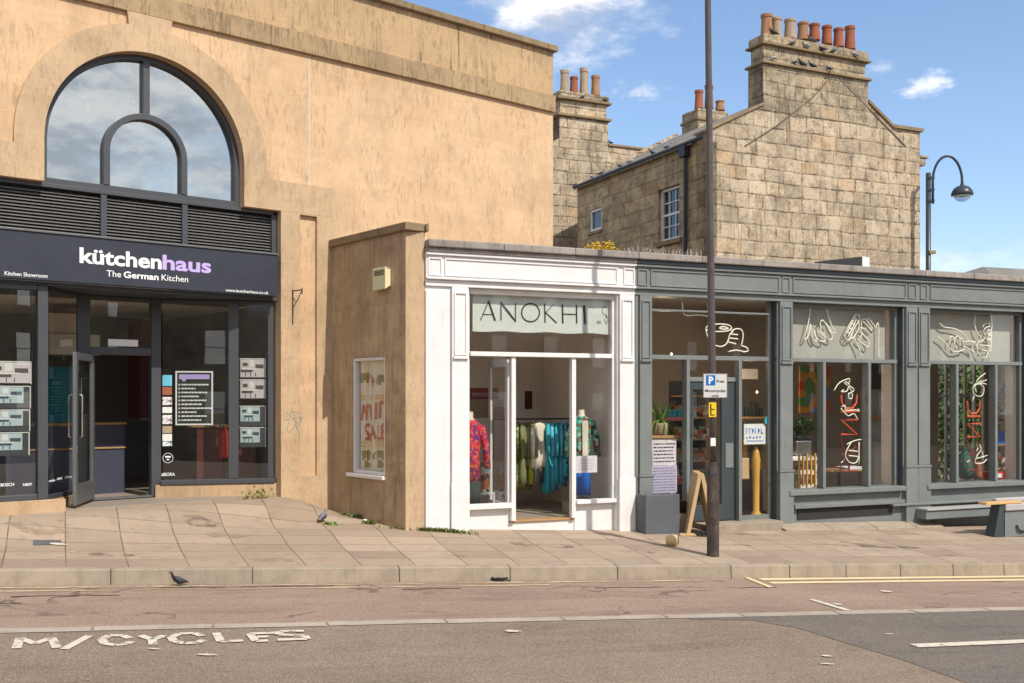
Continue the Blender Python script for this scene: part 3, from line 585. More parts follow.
# ---- shopfront geometry: splayed glazing to a recessed door
DO=.875
Aj=K.pt(K.s(154,DO),DO,0); Bj=K.pt(sR-.02,.10,0); FR=two((Aj.x,Aj.y),(Bj.x,Bj.y)); LR=math.hypot(Bj.x-Aj.x,Bj.y-Aj.y)
La=K.pt(K.s(46,.08),.08,0); Lb=K.pt(K.s(84,DO),DO,0); FL=two((La.x,La.y),(Lb.x,Lb.y)); LL=math.hypot(Lb.x-La.x,Lb.y-La.y)
B('plinth','plinth',hall,FR,[(.02,LR+.02,-.03,.12,-2.3,-1.31)],.006); B('plinth','plinth',hall,FL,[(.0,LL-.2,-.03,.12,-2.3,-1.36)],.006)
# lower lintel zone: louvres
zl0,zl1=2.165,2.76
def louvres(a,b):
    m=MB(); z=zl0+.03
    while z<zl1-.02:
        m.hexa([K.pt(x,d,zz) for x,d,zz in ((a,.10,z-.014),(b,.10,z-.014),(b,.16,z+.020),(a,.16,z+.020),(a,.10,z-.008),(b,.10,z-.008),(b,.16,z+.026),(a,.16,z+.026))]); z+=.043
    return m
edges=[sL+2.02,K.s(-150,.1),K.s(-20,.1),K.s(103,.1),K.s(184,.1),K.s(273,.1)]
for i,(a,b) in enumerate(zip(edges,edges[1:])):
    lp=louvres(a+.04,b-.04).build('louvre_panel','louvre',hall)
m=MB(); m.box(K,sL+2.02,sR-.003,.17,.2,zl0,zl1+.05); m.build('louvre_backing','dark',hall)
m=MB()
for e in edges[1:]: m.box(K,e-.04,e+.04,.06,.168,zl0,zl1+.0)
m.box(K,edges[-1]+.042,sR-.003,.05,.168,zl0,zl1+.05); m.box(K,sL+2.02,edges[-1],.05,.168,zl1+.001,zl1+.055)
m.build('louvre_frame','anth',hall,.004)
# ---- arched window
aw=tag(MB().ext(K,[(sc_-Ri+.003,2.818)]+arc(sc_,zc,Ri-.004,180,0,48)+[(sc_+Ri-.003,2.818)],[[(sc_-Ri+.075,2.9)]+arc(sc_,zc,Ri-.075,180,0,48)+[(sc_+Ri-.075,2.9)]],.10,.19).build('arch_window','anth',hall,.004))
r1,r2=.585,.50
m=MB(); m.ext(K,[(sc_-r1,2.902),]+arc(sc_,zc-.01,r1,180,0,30)+[(sc_+r1,2.902),(sc_+r2,2.902)]+arc(sc_,zc-.01,r2,0,180,30)+[(sc_-r2,2.902)],[],.09,.175)
m.box(K,sc_-.045,sc_+.045,.092,.175,zc-.01+r1-.004,zc+Ri-.076); m.build('glazing_bar','anth',aw,.004)
m=MB(); m.ext(K,[(sc_-Ri+.05,2.86)]+arc(sc_,zc,Ri-.05,180,0,48)+[(sc_+Ri-.05,2.86)],[],.178,.184); m.build('pane','mirrorglass',aw)
m=MB(); m.box(K,sc_-Ri,sc_+Ri,.9,.95,2.85,5.2); m.build('room_wall','dark',hall)
# a few lit bulbs hang inside the upper room
for i,(x,y) in enumerate(((80,82),(84,96),(88,107),(89,120),(134,100))):
    a,z=K.sz(x,y,.6); mm=MB(); mm.lathe(K.pt(a,.6,z-.03),[(.004,-.016),(.013,0),(.011,.016),(.003,.022)],8)
    tag(mm.build('pendant_bulb','bulb',None,loc=tuple(K.pt(a,.6,z))),'tiny warm bulb glowing behind the left half of the arched window' if x<100 else 'lone tiny bulb glowing beside the central bar of the arched window','pendant lamp','bulbs in the upper window')
# ---- fascia sign
f0,f1=K.s(277.5,-.10),sL+2.1
fs=MB().box(K,f1,f0,-.10,.04,1.514,2.13).build('fascia','sign',hall,.006)
B('ledge','anthl',hall,K,[(f1,f0+.01,-.12,.048,2.132,2.158)],.004)
m=MB(); m.text(K,'kütchen',K.s(79.5,-.1),K.s(161.5,-.1),K.z(80,262.3,-.1),.205,-.1005,.028); m.build('lettering','txtw',fs)
m=MB(); m.text(K,'haus',K.s(162.5,-.1),K.s(211,-.1),K.z(80,262.3,-.1),.205,-.1005,.028); m.build('lettering','txtl',fs)
zz=K.z(107,276.3,-.1); m=MB(); m_=MB(); m_.text(K,'Kitchen Showroom',K.s(4.5,-.1),K.s(47.5,-.1),K.z(5,275.0,-.1),.052,-.1005,.008); m_.build('lettering','txtw',fs); m_=MB(); m_.text(K,'www.kutchenhaus.co.uk',K.s(225.5,-.1),K.s(268.5,-.1),K.z(226,291.4,-.1),.044,-.1005,.008); m_.build('lettering','txtw',fs)
m.text(K,'The',K.s(106.5,-.1),K.s(121,-.1),zz,.088,-.1005,.002); m.text(K,'German',K.s(123.5,-.1),K.s(158.5,-.1),zz,.088,-.1005,.025); m.text(K,'Kitchen',K.s(161.5,-.1),K.s(188,-.1),zz,.088,-.1005,.002)
m.build('lettering','txtw',fs)
# soffit over the recessed entrance
m=MB(); m.box(K,sL+2.02,sR-.004,.042,1.6,1.46,1.512); m.build('soffit','anth',hall)
# ---- shopfront frame
zs=-1.30; zh=1.455; zdoor=.60
sl_=K.s(43,.0)
m=MB()
m.box(K,K.s(38.0,.02),K.s(48.2,.02),.02,.16,-1.34,zh); m.box(K,sL+2.1,K.s(38,.02)-.003,.03,.15,-1.345,-1.27); m.box(K,sL+2.1,K.s(38,.02)-.003,.03,.15,zh-.06,zh)
for px in (-75,-190): a=K.s(px,.04); m.box(K,a-.04,a+.04,.035,.145,-1.27,zh-.06)
m.box(FL,.12,LL-.10,.0,.07,-1.355,-1.30); m.box(FL,.12,LL-.10,.0,.07,zh-.05,zh)
d0,d1=K.s(78,DO),K.s(90.5,DO); m.box(K,d0+.004,d1,DO,DO+.1,-1.48,zh); m.box(K,K.s(151.5,DO),K.s(160,DO)+.02,DO,DO+.12,-1.48,zh)
m.box(K,d1+.002,K.s(151.5,DO)-.002,DO+.01,DO+.09,zdoor+.01,zdoor+.12); m.box(K,d1+.002,K.s(151.5,DO)-.002,DO+.01,DO+.09,zh-.06,zh-.002)
m.box(FR,.10,LR-.0,-.05,.075,-1.305,-1.235); m.box(FR,.10,LR-.12,-.0,.07,zh-.05,zh-.003)
a=FR.s(228.5,-.02); b=FR.s(238.5,-.02); m.box(FR,a,b,-.02,.08,-1.232,zh-.003); m.box(FR,FR.s(268,0),LR-.02,-.0,.10,-1.232,zh-.003)
m.build('shopfront_frame','anth',hall,.005)
m=MB(); m.box(K,d1+.004,K.s(151.5,DO)-.004,DO-.02,DO+.12,-1.478,-1.455); m.build('threshold','anthl',hall,.003)
# panes
def pane(f,a,b,d,z0,z1,mat='showglass',par=None): return MB().box(f,a,b,d,d+.006,z0,z1).build('pane',mat,par)
pane(K,K.s(-75,.04)+.04,K.s(38,.03),.08,-1.27,zh-.06,'showglass',hall); pane(K,K.s(-190,.04)+.04,K.s(-75,.04)-.04,.08,-1.27,zh-.06,'showglass',hall); pane(K,sL+2.1,K.s(-190,.04)-.04,.08,-1.27,zh-.06,'showglass',hall)
pane(FL,.12,LL-.10,.03,-1.30,zh-.05,'showglass',hall)
pane(K,d1,K.s(151.5,DO),DO+.05,zdoor+.12,zh-.06,'showglass',hall)
pane(FR,.12,a,.03,-1.235,zh-.05,'showglass',hall); pane(FR,b,FR.s(268,0),.03,-1.235,zh-.05,'showglass',hall)
# ---- open glass door
hx=K.pt(K.s(93,DO),DO,0); fx=((74.5-CX)/F*13.55,13.55); D=two((hx.x,hx.y),fx); DL=math.hypot(hx.x-fx[0],hx.y-fx[1])
m=MB(); z0,z1=-1.45,.60
m.box(D,.0,.10,-.025,.025,z0,z1); m.box(D,DL-.10,DL,-.025,.025,z0,z1); m.box(D,.102,DL-.102,-.024,.024,z0,z0+.27); m.box(D,.102,DL-.102,-.024,.024,z1-.1,z1)
dr=m.build('door','anthl',hall,.004); MB().box(D,.10,DL-.10,-.004,.004,z0+.27,z1-.1).build('pane','showglass',dr)
m=MB()
for sd in (-1,1):
    q=[D.pt(DL-.055,sd*.025,-.55),D.pt(DL-.055,sd*.085,-.53),D.pt(DL-.055,sd*.085,.02),D.pt(DL-.055,sd*.025,.04)]; m.tube(q,.012,8)
m.build('handle','chrome',dr,smooth=True)
B('lock','chrome',dr,D,[(DL-.08,DL-.03,-.035,-.026,-.80,-.66),(DL-.08,DL-.03,.026,.035,-.80,-.66)],.002)
B('door_closer','chrome',dr,D,[(.05,.35,-.075,-.026,z1-.09,z1-.03)],.004)
m=MB(); m.box(D,.28,.60,-.006,-.0045,-.25,.26); m.build('door_sticker','dark',dr)
m=MB()
for k in range(9): m.box(D,.32,.56-.05*(k%3),-.009,-.0065,.12-.04*k,.135-.04*k)
m.box(D,.32,.5,-.009,-.0065,.17,.22); m.box(D,.28,.60,-.009,-.0065,.255,.262); m.box(D,.28,.60,-.009,-.0065,-.255,-.248); m.box(D,.28,.286,-.009,-.0065,-.247,.254);m.box(D,.594,.60,-.009,-.0065,-.247,.254)
m.build('lettering','txtw',dr)
B('address_plate','txtw',hall,K,[(K.s(108,DO+.04),K.s(138,DO+.04),DO+.035,DO+.043,.74,.84)],0)
# ---- interior of the showroom
m=MB(); m.box(K,sL+2.0,sR+.2,5.0,5.1,-1.6,2.1); m.box(K,sR+.2,sR+.3,.4,5.0,-1.6,2.1); m.box(K,sL+1.9,sL+1.99,.4,5.0,-1.6,2.1); m.build('room_wall','darkwall',hall)
m=MB(); m.box(K,sL+2.0,sR+.2,.06,5.0,-1.62,-1.49); m.build('room_floor','floorw',hall)
m=MB(); m.box(K,sL+2.0,sR+.2,1.602,5.0,1.46,1.52); m.build('room_ceiling','whitein',hall)
def item(name,label,cat,f,parts,group=None,base=None,bev=.004):
    """a boxy thing on plane f: parts=[(name,mat,[boxes])]"""
    bs=[b for p in parts for b in p[2]]; a=sum(b[0]+b[1] for b in bs)/2/len(bs); z=min(b[4] for b in bs); d=bs[0][2]
    if len(parts)==1:
        m=MB(); [m.box(f,*b) for b in parts[0][2]]; o=m.build(name,parts[0][1],None,bev,loc=tuple(f.pt(a,d,z)),fr=f); return tag(o,label,cat,group)
    r=thing(name,label,cat,tuple(f.pt(a,d,z)),f.ang,group)
    for p in parts: B(p[0],p[1],r,f,p[2],bev)
    return r
a=K.s(50,1.9); b=K.s(103,1.9)
item('reception_counter','navy reception counter with oak edged top seen behind the open glass door','counter',K,[('cabinet','navy',[(a-.6,b+.35,1.95,2.5,-1.49,-.80),(a-.6,b+.35,1.95,2.5,-.772,-.43)]),('worktop','wood',[(a-.62,b+.37,1.93,2.52,-.428,-.395),(a-.62,b+.37,1.93,2.52,-.798,-.774)])])
item('kitchen_island','maroon kitchen island with oak top behind the right showroom window','kitchen unit',FR,[('cabinet','maroon',[(.55,1.45,.75,1.35,-1.485,-.48)]),('worktop','wood',[(.40,1.55,.72,1.38,-.478,-.45)])])
item('wall_cabinet','tall dark red wall cabinet deep inside the open showroom doorway','cabinet',K,[('carcass','maroon',[(K.s(140,3.2),K.s(150,3.2),3.2,3.8,-.35,1.3)]),('shelf','chrome',[(K.s(140,3.2),K.s(150,3.2),3.17,3.198,-.40,-.36)])])
item('cooker_hood','cream box shaped cooker hood hanging behind the left splayed glass','cooker hood',K,[('hood','whitein',[(K.s(50,2.4),K.s(100,2.4),2.4,2.9,.66,.98),(K.s(50,2.4),K.s(86,2.4),2.45,2.9,.99,1.3)])])
item('teal_cabinet','teal kitchen cabinet standing behind the left splayed glass','cabinet',K,[('carcass',MAT['cl_teal'],[(K.s(50,3.4),K.s(80,3.4),3.4,3.8,-1.48,.5)])])
PHB={'ph1':plain('photo_warm',(.62,.57,.58)),'ph2':plain('photo_cool',(.46,.57,.60))}
# framed kitchen pictures hanging in the windows
def picture(f,x0,y0,x1,y1,d,ph,label,shade=True):
    a,zt=f.sz(x0,y0,d); b,zb=f.sz(x1,y1,d); r=thing('kitchen_photo',label,'photo panel',tuple(f.pt((a+b)/2,d,zb)),f.ang,'backlit kitchen photos in the showroom windows')
    B('panel','anth',r,f,[(a,b,d,d+.012,zb,zt)],.002); k=.06 if shade else 0
    x0,x1,y0_,y1_=a+.012,b-.012-k*1.2,zb+.012+k,zt-.012; B('print',PHB[ph],r,f,[(x0,x1,d-.004,d-.0005,y0_,y1_)],0); rr=random.Random(sum(map(ord,label))); w_,h_=x1-x0,y1_-y0_
    mm=MB(); mm.box(f,x0+w_*rr.uniform(.0,.2),x0+w_*rr.uniform(.5,.7),d-.0065,d-.0045,y0_+h_*.28,y0_+h_*.44); mm.box(f,x0+w_*.62,x0+w_*.95,d-.0065,d-.0045,y0_+h_*.5,y0_+h_*.72); mm.box(f,x0+w_*.1,x0+w_*.3,d-.0065,d-.0045,y0_+h_*.62,y0_+h_*.8)
    for i in range(3): xx_=x0+w_*(.2+.2*i); mm.box(f,xx_,xx_+.012,d-.0065,d-.0045,y0_+h_*.04,y0_+h_*.26)
    mm.build('dark_units',plain('photo_dark',(.10,.08,.08) if ph=='ph1' else (.05,.09,.12)),r)
    mm=MB(); mm.box(f,x0+w_*.05,x0+w_*.75,d-.0085,d-.0066,y0_+h_*.42,y0_+h_*.50); mm.box(f,x0+w_*.38,x0+w_*.56,d-.0065,d-.0045,y0_+h_*.58,y0_+h_*.95); mm.build('pale_worktop','lawnw',r); B('holder','lawnw',r,f,[(b-.010,b+.004,d-.008,d-.0045,zb,zt),(a,b,d-.008,d-.0045,zt-.008,zt+.004)],0)
LB=['white kitchen photo in the window left of the door, topmost of four','cool blue kitchen photo in the window left of the door, second from top','cool blue kitchen photo in the window left of the door, third from top','cool blue kitchen photo in the window left of the door, lowest of four']
for i,(y0,y1) in enumerate(((361,384),(386,408.5),(410,431),(433,455))): picture(K,-12,y0,31-i*.6,y1,.14,'ph1' if i==0 else 'ph2',LB[i],i>0)
LB=['white kitchen photo in the window right of the menu board, topmost of four','white kitchen photo in the window right of the menu board, second from top','blue toned kitchen photo right of the menu board, third from top','blue toned kitchen photo right of the menu board, lowest of four']
for i,(y0,y1) in enumerate(((358.5,378),(379.5,399),(406,426),(427.5,447))): picture(FR,239.5,y0,265.5,y1,.12,'ph1' if i<2 else 'ph2',LB[i],i>1)
# the list board
a,zt=FR.sz(175.5,371,.05); b,zb=FR.sz(213,425,.05); r=thing('list_board','black framed board with a lilac heading and ten white lines, hanging in the showroom window','sign board',tuple(FR.pt((a+b)/2,.05,zb)),FR.ang)
B('board','ink',r,FR,[(a+.02,b-.02,.052,.06,zb+.02,zt-.02)],0); m=MB(); m.ext(FR,[(a,zb),(b,zb),(b,zt),(a,zt)],[[(a+.022,zb+.022),(b-.022,zb+.022),(b-.022,zt-.022),(a+.022,zt-.022)]],.044,.062); m.build('frame','txtw',r)
m=MB(); m.box(FR,a+.05,b-.05,.046,.051,zt-.12,zt-.05); m.ext(FR,[(a+.08,zt-.121),(a+.12,zt-.165),(a+.16,zt-.121)],[],.046,.051); m.build('heading','txtl',r)
m=MB(); H=(zt-zb)-.22
for k,wd in enumerate((.95,.5,.95,.65,.9,.62,1.0,.5,.88,.68)):
    z=zt-.2-H*k/10; x=a+.085
    m.box(FR,a+.045,a+.065,.046,.050,z-.018,z+.008)
    while x<a+.085+(b-a-.15)*wd: w=random.uniform(.02,.06); m.box(FR,x,x+w,.046,.050,z-.014,z+.008); x+=w+.008
m.build('lettering','txtw',r)
# stickers on the glass
stc=[(375,386,'cl_sky','blue'),(387,395,'tc_red','red'),(397,405,'ph1','cream'),(407,413,'lawnw','white'),(415,424,'ph1','grey'),(426,433,'tc_pale','coral'),(434,441,'lawnw','pale'),(441.5,446,'ph2','greenish')]
for i,(y0,y1,mt,nm) in enumerate(stc):
    a,zt=FR.sz(162.5,y0,.03); b,zb=FR.sz(172,y1,.03)
    tag(MB().box(FR,a,b,.024,.0285,zb,zt).build('window_sticker',mt,None,loc=tuple(FR.pt(a,.03,zb)),fr=FR),'%s sticker in the column beside the showroom door, %s from the top'%(nm,('first','second','third','fourth','fifth','sixth','seventh','eighth')[i]),'sticker','stickers beside the showroom door')
def decal(name,label,f,items,d,mat='txtw',cat='window lettering'):
    m=MB(); a0=None
    for txt,x0,x1,y,h in items:
        a=f.s(x0,d); b=f.s(x1,d); a0=a0 if a0 is not None else a; m.text(f,txt,a,b,f.z(x0,y,d),h,d,.012)
    z=f.z(items[0][1],items[0][3],d); return tag(m.build(name,mat,None,loc=tuple(f.pt(a0,d,z)),fr=f),label,cat)
decal('window_lettering','small white brand words along the bottom of the far left window',K,[('BOSCH',.5,14,486.5,.042),('NEFF',23,32,486,.036)],.078)
decal('window_lettering','small white brand words across the splayed glass left of the door',FL,[('miele',49,55,482,.03),('AEG',57,62,480,.03),('Elica',65,72,478.5,.03)],.028)
decal('window_lettering','white word below the round badge, right of the showroom doorway',FR,[('#BORA',161.5,175,476,.05)],.028)
c,z=FR.sz(168,458,.028); m=MB(); m.ext(FR,arc(c,z,.075,0,360,24)[:-1],[arc(c,z,.069,0,360,24)[:-1]],.024,.028); m.box(FR,c-.04,c+.04,.024,.028,z+.005,z+.03); m.box(FR,c-.02,c+.02,.024,.028,z-.03,z-.015)
tag(m.build('round_badge','txtw',None,loc=tuple(FR.pt(c,.028,z)),fr=FR),'thin white ring badge on the glass beside the showroom door','sticker')
# fire extinguisher inside the right window
e=FR.pt(FR.s(224,.5),.5,0); r=thing('fire_extinguisher','slim red fire extinguisher standing inside, left of the post in the showroom window','fire extinguisher',(e.x,e.y,EZ-1.48)); m=MB(); m.lathe((e.x,e.y,EZ-.95),[(.07,0),(.075,.03),(.075,.38),(.04,.45),(.02,.47)],14); m.build('cylinder','red',r,smooth=True)
m=MB(); m.lathe((e.x,e.y,EZ-1.49),[(.11,0),(.10,.02),(.02,.03),(.02,.545)],10); m.build('stand','black',r,smooth=True); m=MB(); m.tube([(e.x,e.y,EZ-.475),(e.x-.06,e.y-.02,EZ-.42),(e.x-.10,e.y-.03,EZ-.62)],.012,6); m.build('hose','black',r)
# rusty bracket on the pier
a,z=K.sz(292.5,291,-.06); m=MB(); q=lambda x,y,d=-.15:K.pt(*( (K.s(x,-.06),d,K.z(x,y,-.06)) ))
m.tube([K.pt(a,-.072,z+.02),K.pt(a,-.072,z-.50)],.009,6); m.tube([K.pt(a,-.075,z),K.pt(a+.02,-.33,z-.0)],.009,6); m.tube([K.pt(a,-.075,z-.26),K.pt(a+.02,-.20,z-.13),K.pt(a+.02,-.32,z-.01)],.007,6); m.tube([K.pt(a,-.075,z-.1),K.pt(a+.01,-.14,z-.17)],.006,6); m.tube([K.pt(a+.02,-.33,z+.03),K.pt(a+.02,-.33,z-.07)],.010,6)
tag(m.build('hanging_bracket','rust',None,loc=tuple(K.pt(a,-.06,z-.5)),fr=K),'rusty scrolled iron bracket on the tan pier right of the showroom sign','bracket')
# faint teal scrawl on the pier
m=MB(); GP=lambda x,y:K.sz(x,y,-.06)
for l in ([(287,430),(292,408),(297,430)],[(284,420),(301,417)],[(286,412),(300,426),(303,414),(290,411)],[(285,428),(290,433),(296,424),(299,434)]): m.stroke(K,[GP(*p) for p in l],.012,-.0615,.001)
tag(m.build('graffiti',worn('faded_teal_spray',(.33,.42,.33),.42,.55,9,amount=.7),None,loc=tuple(K.pt(K.s(293,-.06),-.061,GP(293,420)[1])),fr=K),'faint teal scrawl on the tan pier right of the showroom window','graffiti')
# mossy hole in the plinth and graffiti
c,z=K.sz(257,492,-.03); m=MB(); 
for k in range(70):
    q=K.pt(c+random.gauss(0,.10),-.055+random.uniform(-.03,.03),-1.50+abs(random.gauss(0,.05))); r_=random.uniform(.015,.03); m.lathe(q,[(r_*.3,-r_),(r_,-r_*.3),(r_*.9,r_*.4),(r_*.2,r_)],6)
tag(m.build('moss_clump',plain('yellowish_moss',(.26,.22,.08),.95),None,loc=tuple(K.pt(c,-.06,-1.51))),'yellow green moss clump at the foot of the showroom pier','moss')
# ================================================================== low shops
ZT,ZC,ZF,ZH,ZR,ZS=2.227,2.055,1.672,1.58,.625,-1.60     # coping top, paint top, fascia foot, head, transom, sill
sp=S.s(425,0); sw=S.s(634,0); SE=S.s(1024,0)+8.0
bout=thing('clothes_shop','white painted single storey clothes shop with a streaked stone side wall','shop building',(C0[0],C0[1],EZ-1.95),S.ang)
cafe=thing('cafe_building','sage grey painted single storey cafe front with three wide window bays','shop building',tuple(S.pt(sw,0,-2.1)),S.ang)
WL=math.hypot(C0[0]+2.859,C0[1]-15.96)
# side wall with its window opening
wx0,wx1=W.s(385,0),W.s(352.5,0); wz1,wz0=W.z(370,357.0,0),W.z(370,474.5,0)
m=MB(); m.ext(W,[(0,-2.2),(WL-.062,-2.2),(WL-.062,2.34),(0,2.34)],[[(wx0,wz0),(wx0,wz1),(wx1,wz1),(wx1,wz0)]],0,-.0-.25) if 0 else m.ext(Frame(C0,W.u),[(0,-2.3),(WL-.062,-2.3),(WL-.062,2.34),(0,2.34)],[[(wx0,wz0),(wx1,wz0),(wx1,wz1),(wx0,wz1)]],0,-.25)
m.build('side_wall','sidewall',bout)
# front pier of stone
m=MB(); m.box(S,0,sp-.002,-.003,.30,-2.3,2.34); m.build('pier','pier',bout,.01)
m=MB(); m.box(W,-.09,WL-.065,.06,-.28,2.342,2.455); m.build('coping','coping',bout,.012); B('coping','coping',bout,S,[(.285,sp+.04,-.07,.36,2.342,2.455)],.012)
# side window
m=MB(); m.ext(W,[(wx0+.003,wz0),(wx1-.003,wz0),(wx1-.003,wz1-.003),(wx0+.003,wz1-.003)],[[(wx0+.045,wz0+.05),(wx1-.05,wz0+.05),(wx1-.05,wz1-.05),(wx0+.045,wz1-.05)]],-.012,-.10); sw_=m.build('side_window','white',bout,.004)
B('sill','white',sw_,W,[(wx0-.02,wx1+.10,.06,-.1,wz0-.055,wz0-.002)],.005); MB().box(W,wx0+.04,wx1-.045,-.06,-.066,wz0+.05,wz1-.05).build('pane','glass',sw_)
# printed curtain
cu=thing('sale_curtain','cream curtain printed with elephants and red sale letters behind the small side window','curtain',tuple(W.pt((wx0+wx1)/2,-.19,wz0)),W.ang)
def curt(a,d=-.115): return d+.012*math.sin(a*38)
def fold_strip(m,a0,a1,z0,z1,d,n=30,th=.004):
    for i in range(n):
        x0=a0+(a1-a0)*i/n; x1=a0+(a1-a0)*(i+1)/n; m.hexa([W.pt(x,curt(x,d)+o,z) for z in (z0,z1) for x,o in ((x0,0),(x1,0),(x1,th),(x0,th))])
m=MB(); fold_strip(m,wx0+.02,wx1-.02,wz0+.02,wz1-.02,-.115,40); m.build('cloth',MAT['cl_cream'],cu)
mr,mg,my=MB(),MB(),MB(); cw=(wx0+wx1)/2
def cstroke(m,pts,w):
    for (x0,z0),(x1,z1) in zip(pts,pts[1:]):
        n=5
        for i in range(n):
            t0,t1=i/n,(i+1)/n; A=(x0+(x1-x0)*t0,z0+(z1-z0)*t0); Bq=(x0+(x1-x0)*t1,z0+(z1-z0)*t1); L=math.hypot(Bq[0]-A[0],Bq[1]-A[1]) or 1; nx,nz=-(Bq[1]-A[1])/L*w/2,(Bq[0]-A[0])/L*w/2
            m.hexa([W.pt(p[0],curt(p[0],-.109)+o,p[1]) for o in (0,.003) for p in ((A[0]-nx,A[1]-nz),(Bq[0]-nx,Bq[1]-nz),(Bq[0]+nx,Bq[1]+nz),(A[0]+nx,A[1]+nz))])
def WP(x,y): return W.s(345+x/5.26,-.10),W.z(345+x/5.26,350+y/5.26,-.10)
for pts in ([(88,370),(95,290)],[(95,290),(113,370),(118,285)],[(135,370),(128,285)],[(158,365),(160,275)],[(182,360),(184,272),(203,280)],
            [(128,395),(108,395),(100,415),(122,440),(125,465),(100,470)],[(128,478),(142,395),(158,470)],[(134,445),(155,440)],[(172,395),(172,470),(185,468)],[(205,392),(190,395),(190,468),(205,466)],[(190,428),(204,428)],[(143,140),(143,195)],[(133,165),(153,165)]): cstroke(mr,[WP(*p) for p in pts],.05)
mr.build('letters',plain('faded_red_print',(.40,.10,.07),.8),cu)
for y in (245,258,488,505): cstroke(my,[WP(85,y),WP(205,y-4)],.018)
my.build('border','gold',cu)
def eleph(cx,cy,k,fl=1):
    P=lambda x,y:WP(cx+x*k*fl,cy+y*k)
    cstroke(mg,[P(-22,2),P(20,-2)],.11); cstroke(mg,[P(-16,0),P(-16,34)],.045); cstroke(mg,[P(12,0),P(14,34)],.045); cstroke(mg,[P(24,-8),P(32,2),P(32,30)],.035)
for a in ((105,140,1.0),(195,150,1.0,-1),(110,548,.9),(180,548,.9,-1),(110,600,.5),(180,600,.5)): eleph(*a)
mg.build('elephants',MAT['cl_olive'],cu)
# alarm box on the side wall
a,zt=W.sz(386.5,266,.08); b,zb=W.sz(373.5,291,.08); r=thing('alarm_box','cream burglar alarm box mounted on the streaked stone side wall','alarm box',tuple(W.pt((a+b)/2,.09,zb)),W.ang)
m=MB(); FW=Frame(C0,W.u)
m.hexa([W.pt(x,d,z) for x,d,z in ((b,.0,zb+.06),(a,.0,zb+.06),(a,.10,zb),(b,.10,zb),(b,.0,zt),(a,.0,zt),(a,.10,zt-.01),(b,.10,zt-.01))]); m.build('case',plain('cream_plastic',(.70,.66,.42),.5),r,.008)
m=MB()
for k in range(4): m.box(W,a+.04,b-.05,.104,.101,zt-.06-.02*k,zt-.05-.02*k)
m.build('vent','black',r)
# ---- weathered stone coping over both shops
for par,a0,a1 in ((bout,sp+.002,sw-.001),(cafe,sw+.001,SE)):
    m=MB(); a=a0
    while a<a1-.01:
        b=min(a+1.15,a1); m.box(S,a+.002,b-.002,-.16,.55,ZC+.066,ZT); a=b
    m.build('cornice_stone','lead',par,.015)
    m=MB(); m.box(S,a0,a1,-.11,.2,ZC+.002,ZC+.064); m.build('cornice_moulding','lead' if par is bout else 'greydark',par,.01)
    m=MB(); m.box(S,a0,a1,.56,5.2 if par is cafe else 2.4,ZC-.1,ZC+.02); m.build('flat_roof','lead',par)
def panel_mould(m,f,a,b,z0,z1,d,w=.03,t=.018):
    m.ext(f,[(a,z0),(b,z0),(b,z1),(a,z1)],[[(a+w,z0+w),(b-w,z0+w),(b-w,z1-w),(a+w,z1-w)]],d-t,d-.0005)
def front(par,mat,a0,a1,opens,pils,fpan,ledge=True):
    # fascia board, its panels and the lower moulding
    m=MB(); m.box(S,a0,a1,-.045,.12,ZF,ZC); m.build('fascia_board',mat,par,.004)
    m=MB()
    for x0,x1 in fpan: panel_mould(m,S,x0,x1,ZF+.05,ZC-.075,-.045,.022)
    m.build('fascia_panel',mat,par,.004)
    m=MB(); m.box(S,a0,a1,-.085,-.047,ZF-.0,ZF+.032); m.box(S,a0,a1,-.09,-.047,ZC-.04,ZC); m.build('fascia_moulding',mat,par,.006)
    m=MB(); m.box(S,a0,a1,-.035,.28,ZH,ZF-.002)
    prev=a0
    for x0,x1 in opens: m.box(S,prev,x0,-.0,.28,-2.75,ZH-.001); prev=x1
    m.box(S,prev,a1,-.0,.28,-2.75,ZH-.001); m.build('front_wall',mat,par,.004)
    for x0,x1 in pils:
        m=MB(); m.box(S,x0,x1,-.05,-.002,-1.20,ZH-.004); po=m.build('pilaster',mat,par,.004)
        m=MB(); panel_mould(m,S,x0+.03,x1-.03,.60,ZH-.08,-.05,.022,.02); m.box(S,x0+.015,x1-.015,-.085,-.052,.545,.585); m.build('capital_panel',mat,po,.004)
        m=MB(); m.box(S,x0-.012,x1+.012,-.062,-.003,-2.75,-1.24); m.box(S,x0-.02,x1+.02,-.075,-.003,-1.238,-1.202) if mat!='white' else m.box(S,x0,x1,-.05,-.003,-1.24,-1.2); m.build('pilaster_base',mat,po,.004)
q=lambda x:S.s(x,0)
front(bout,'white',sp+.001,sw-.001,[(q(469),q(617))],[(q(451),q(467.5)),(q(618.5),q(633.0))],[(q(427),q(441)),(q(443.5),q(616)),(q(622),q(633))])
front(cafe,'grey',sw+.001,SE,[(q(651.5),q(777)),(q(792),q(903)),(q(929),q(1028)),(q(1056),q(1165))],[(q(638.5),q(650.5)),(q(778.5),q(791)),(q(904.5),q(915.5)),(q(916.8),q(928)),(q(1030),q(1040)),(q(1041.5),q(1052))],[(q(636),q(646)),(q(649),q(777.5)),(q(780),q(788)),(q(791),q(904)),(q(906),q(914)),(q(918),q(925)),(q(928),q(1030)),(q(1032),q(1050))])
B('side_strip','white',bout,S,[(sp+.002,q(449),-.03,-.002,-2.7,ZH-.07)],.006)
for x in (635.0,): B('corner_board','greydark' if 0 else 'grey',cafe,S,[(q(634.6),q(637.6),-.02,-.002,-2.7,ZH-.004)],.003)
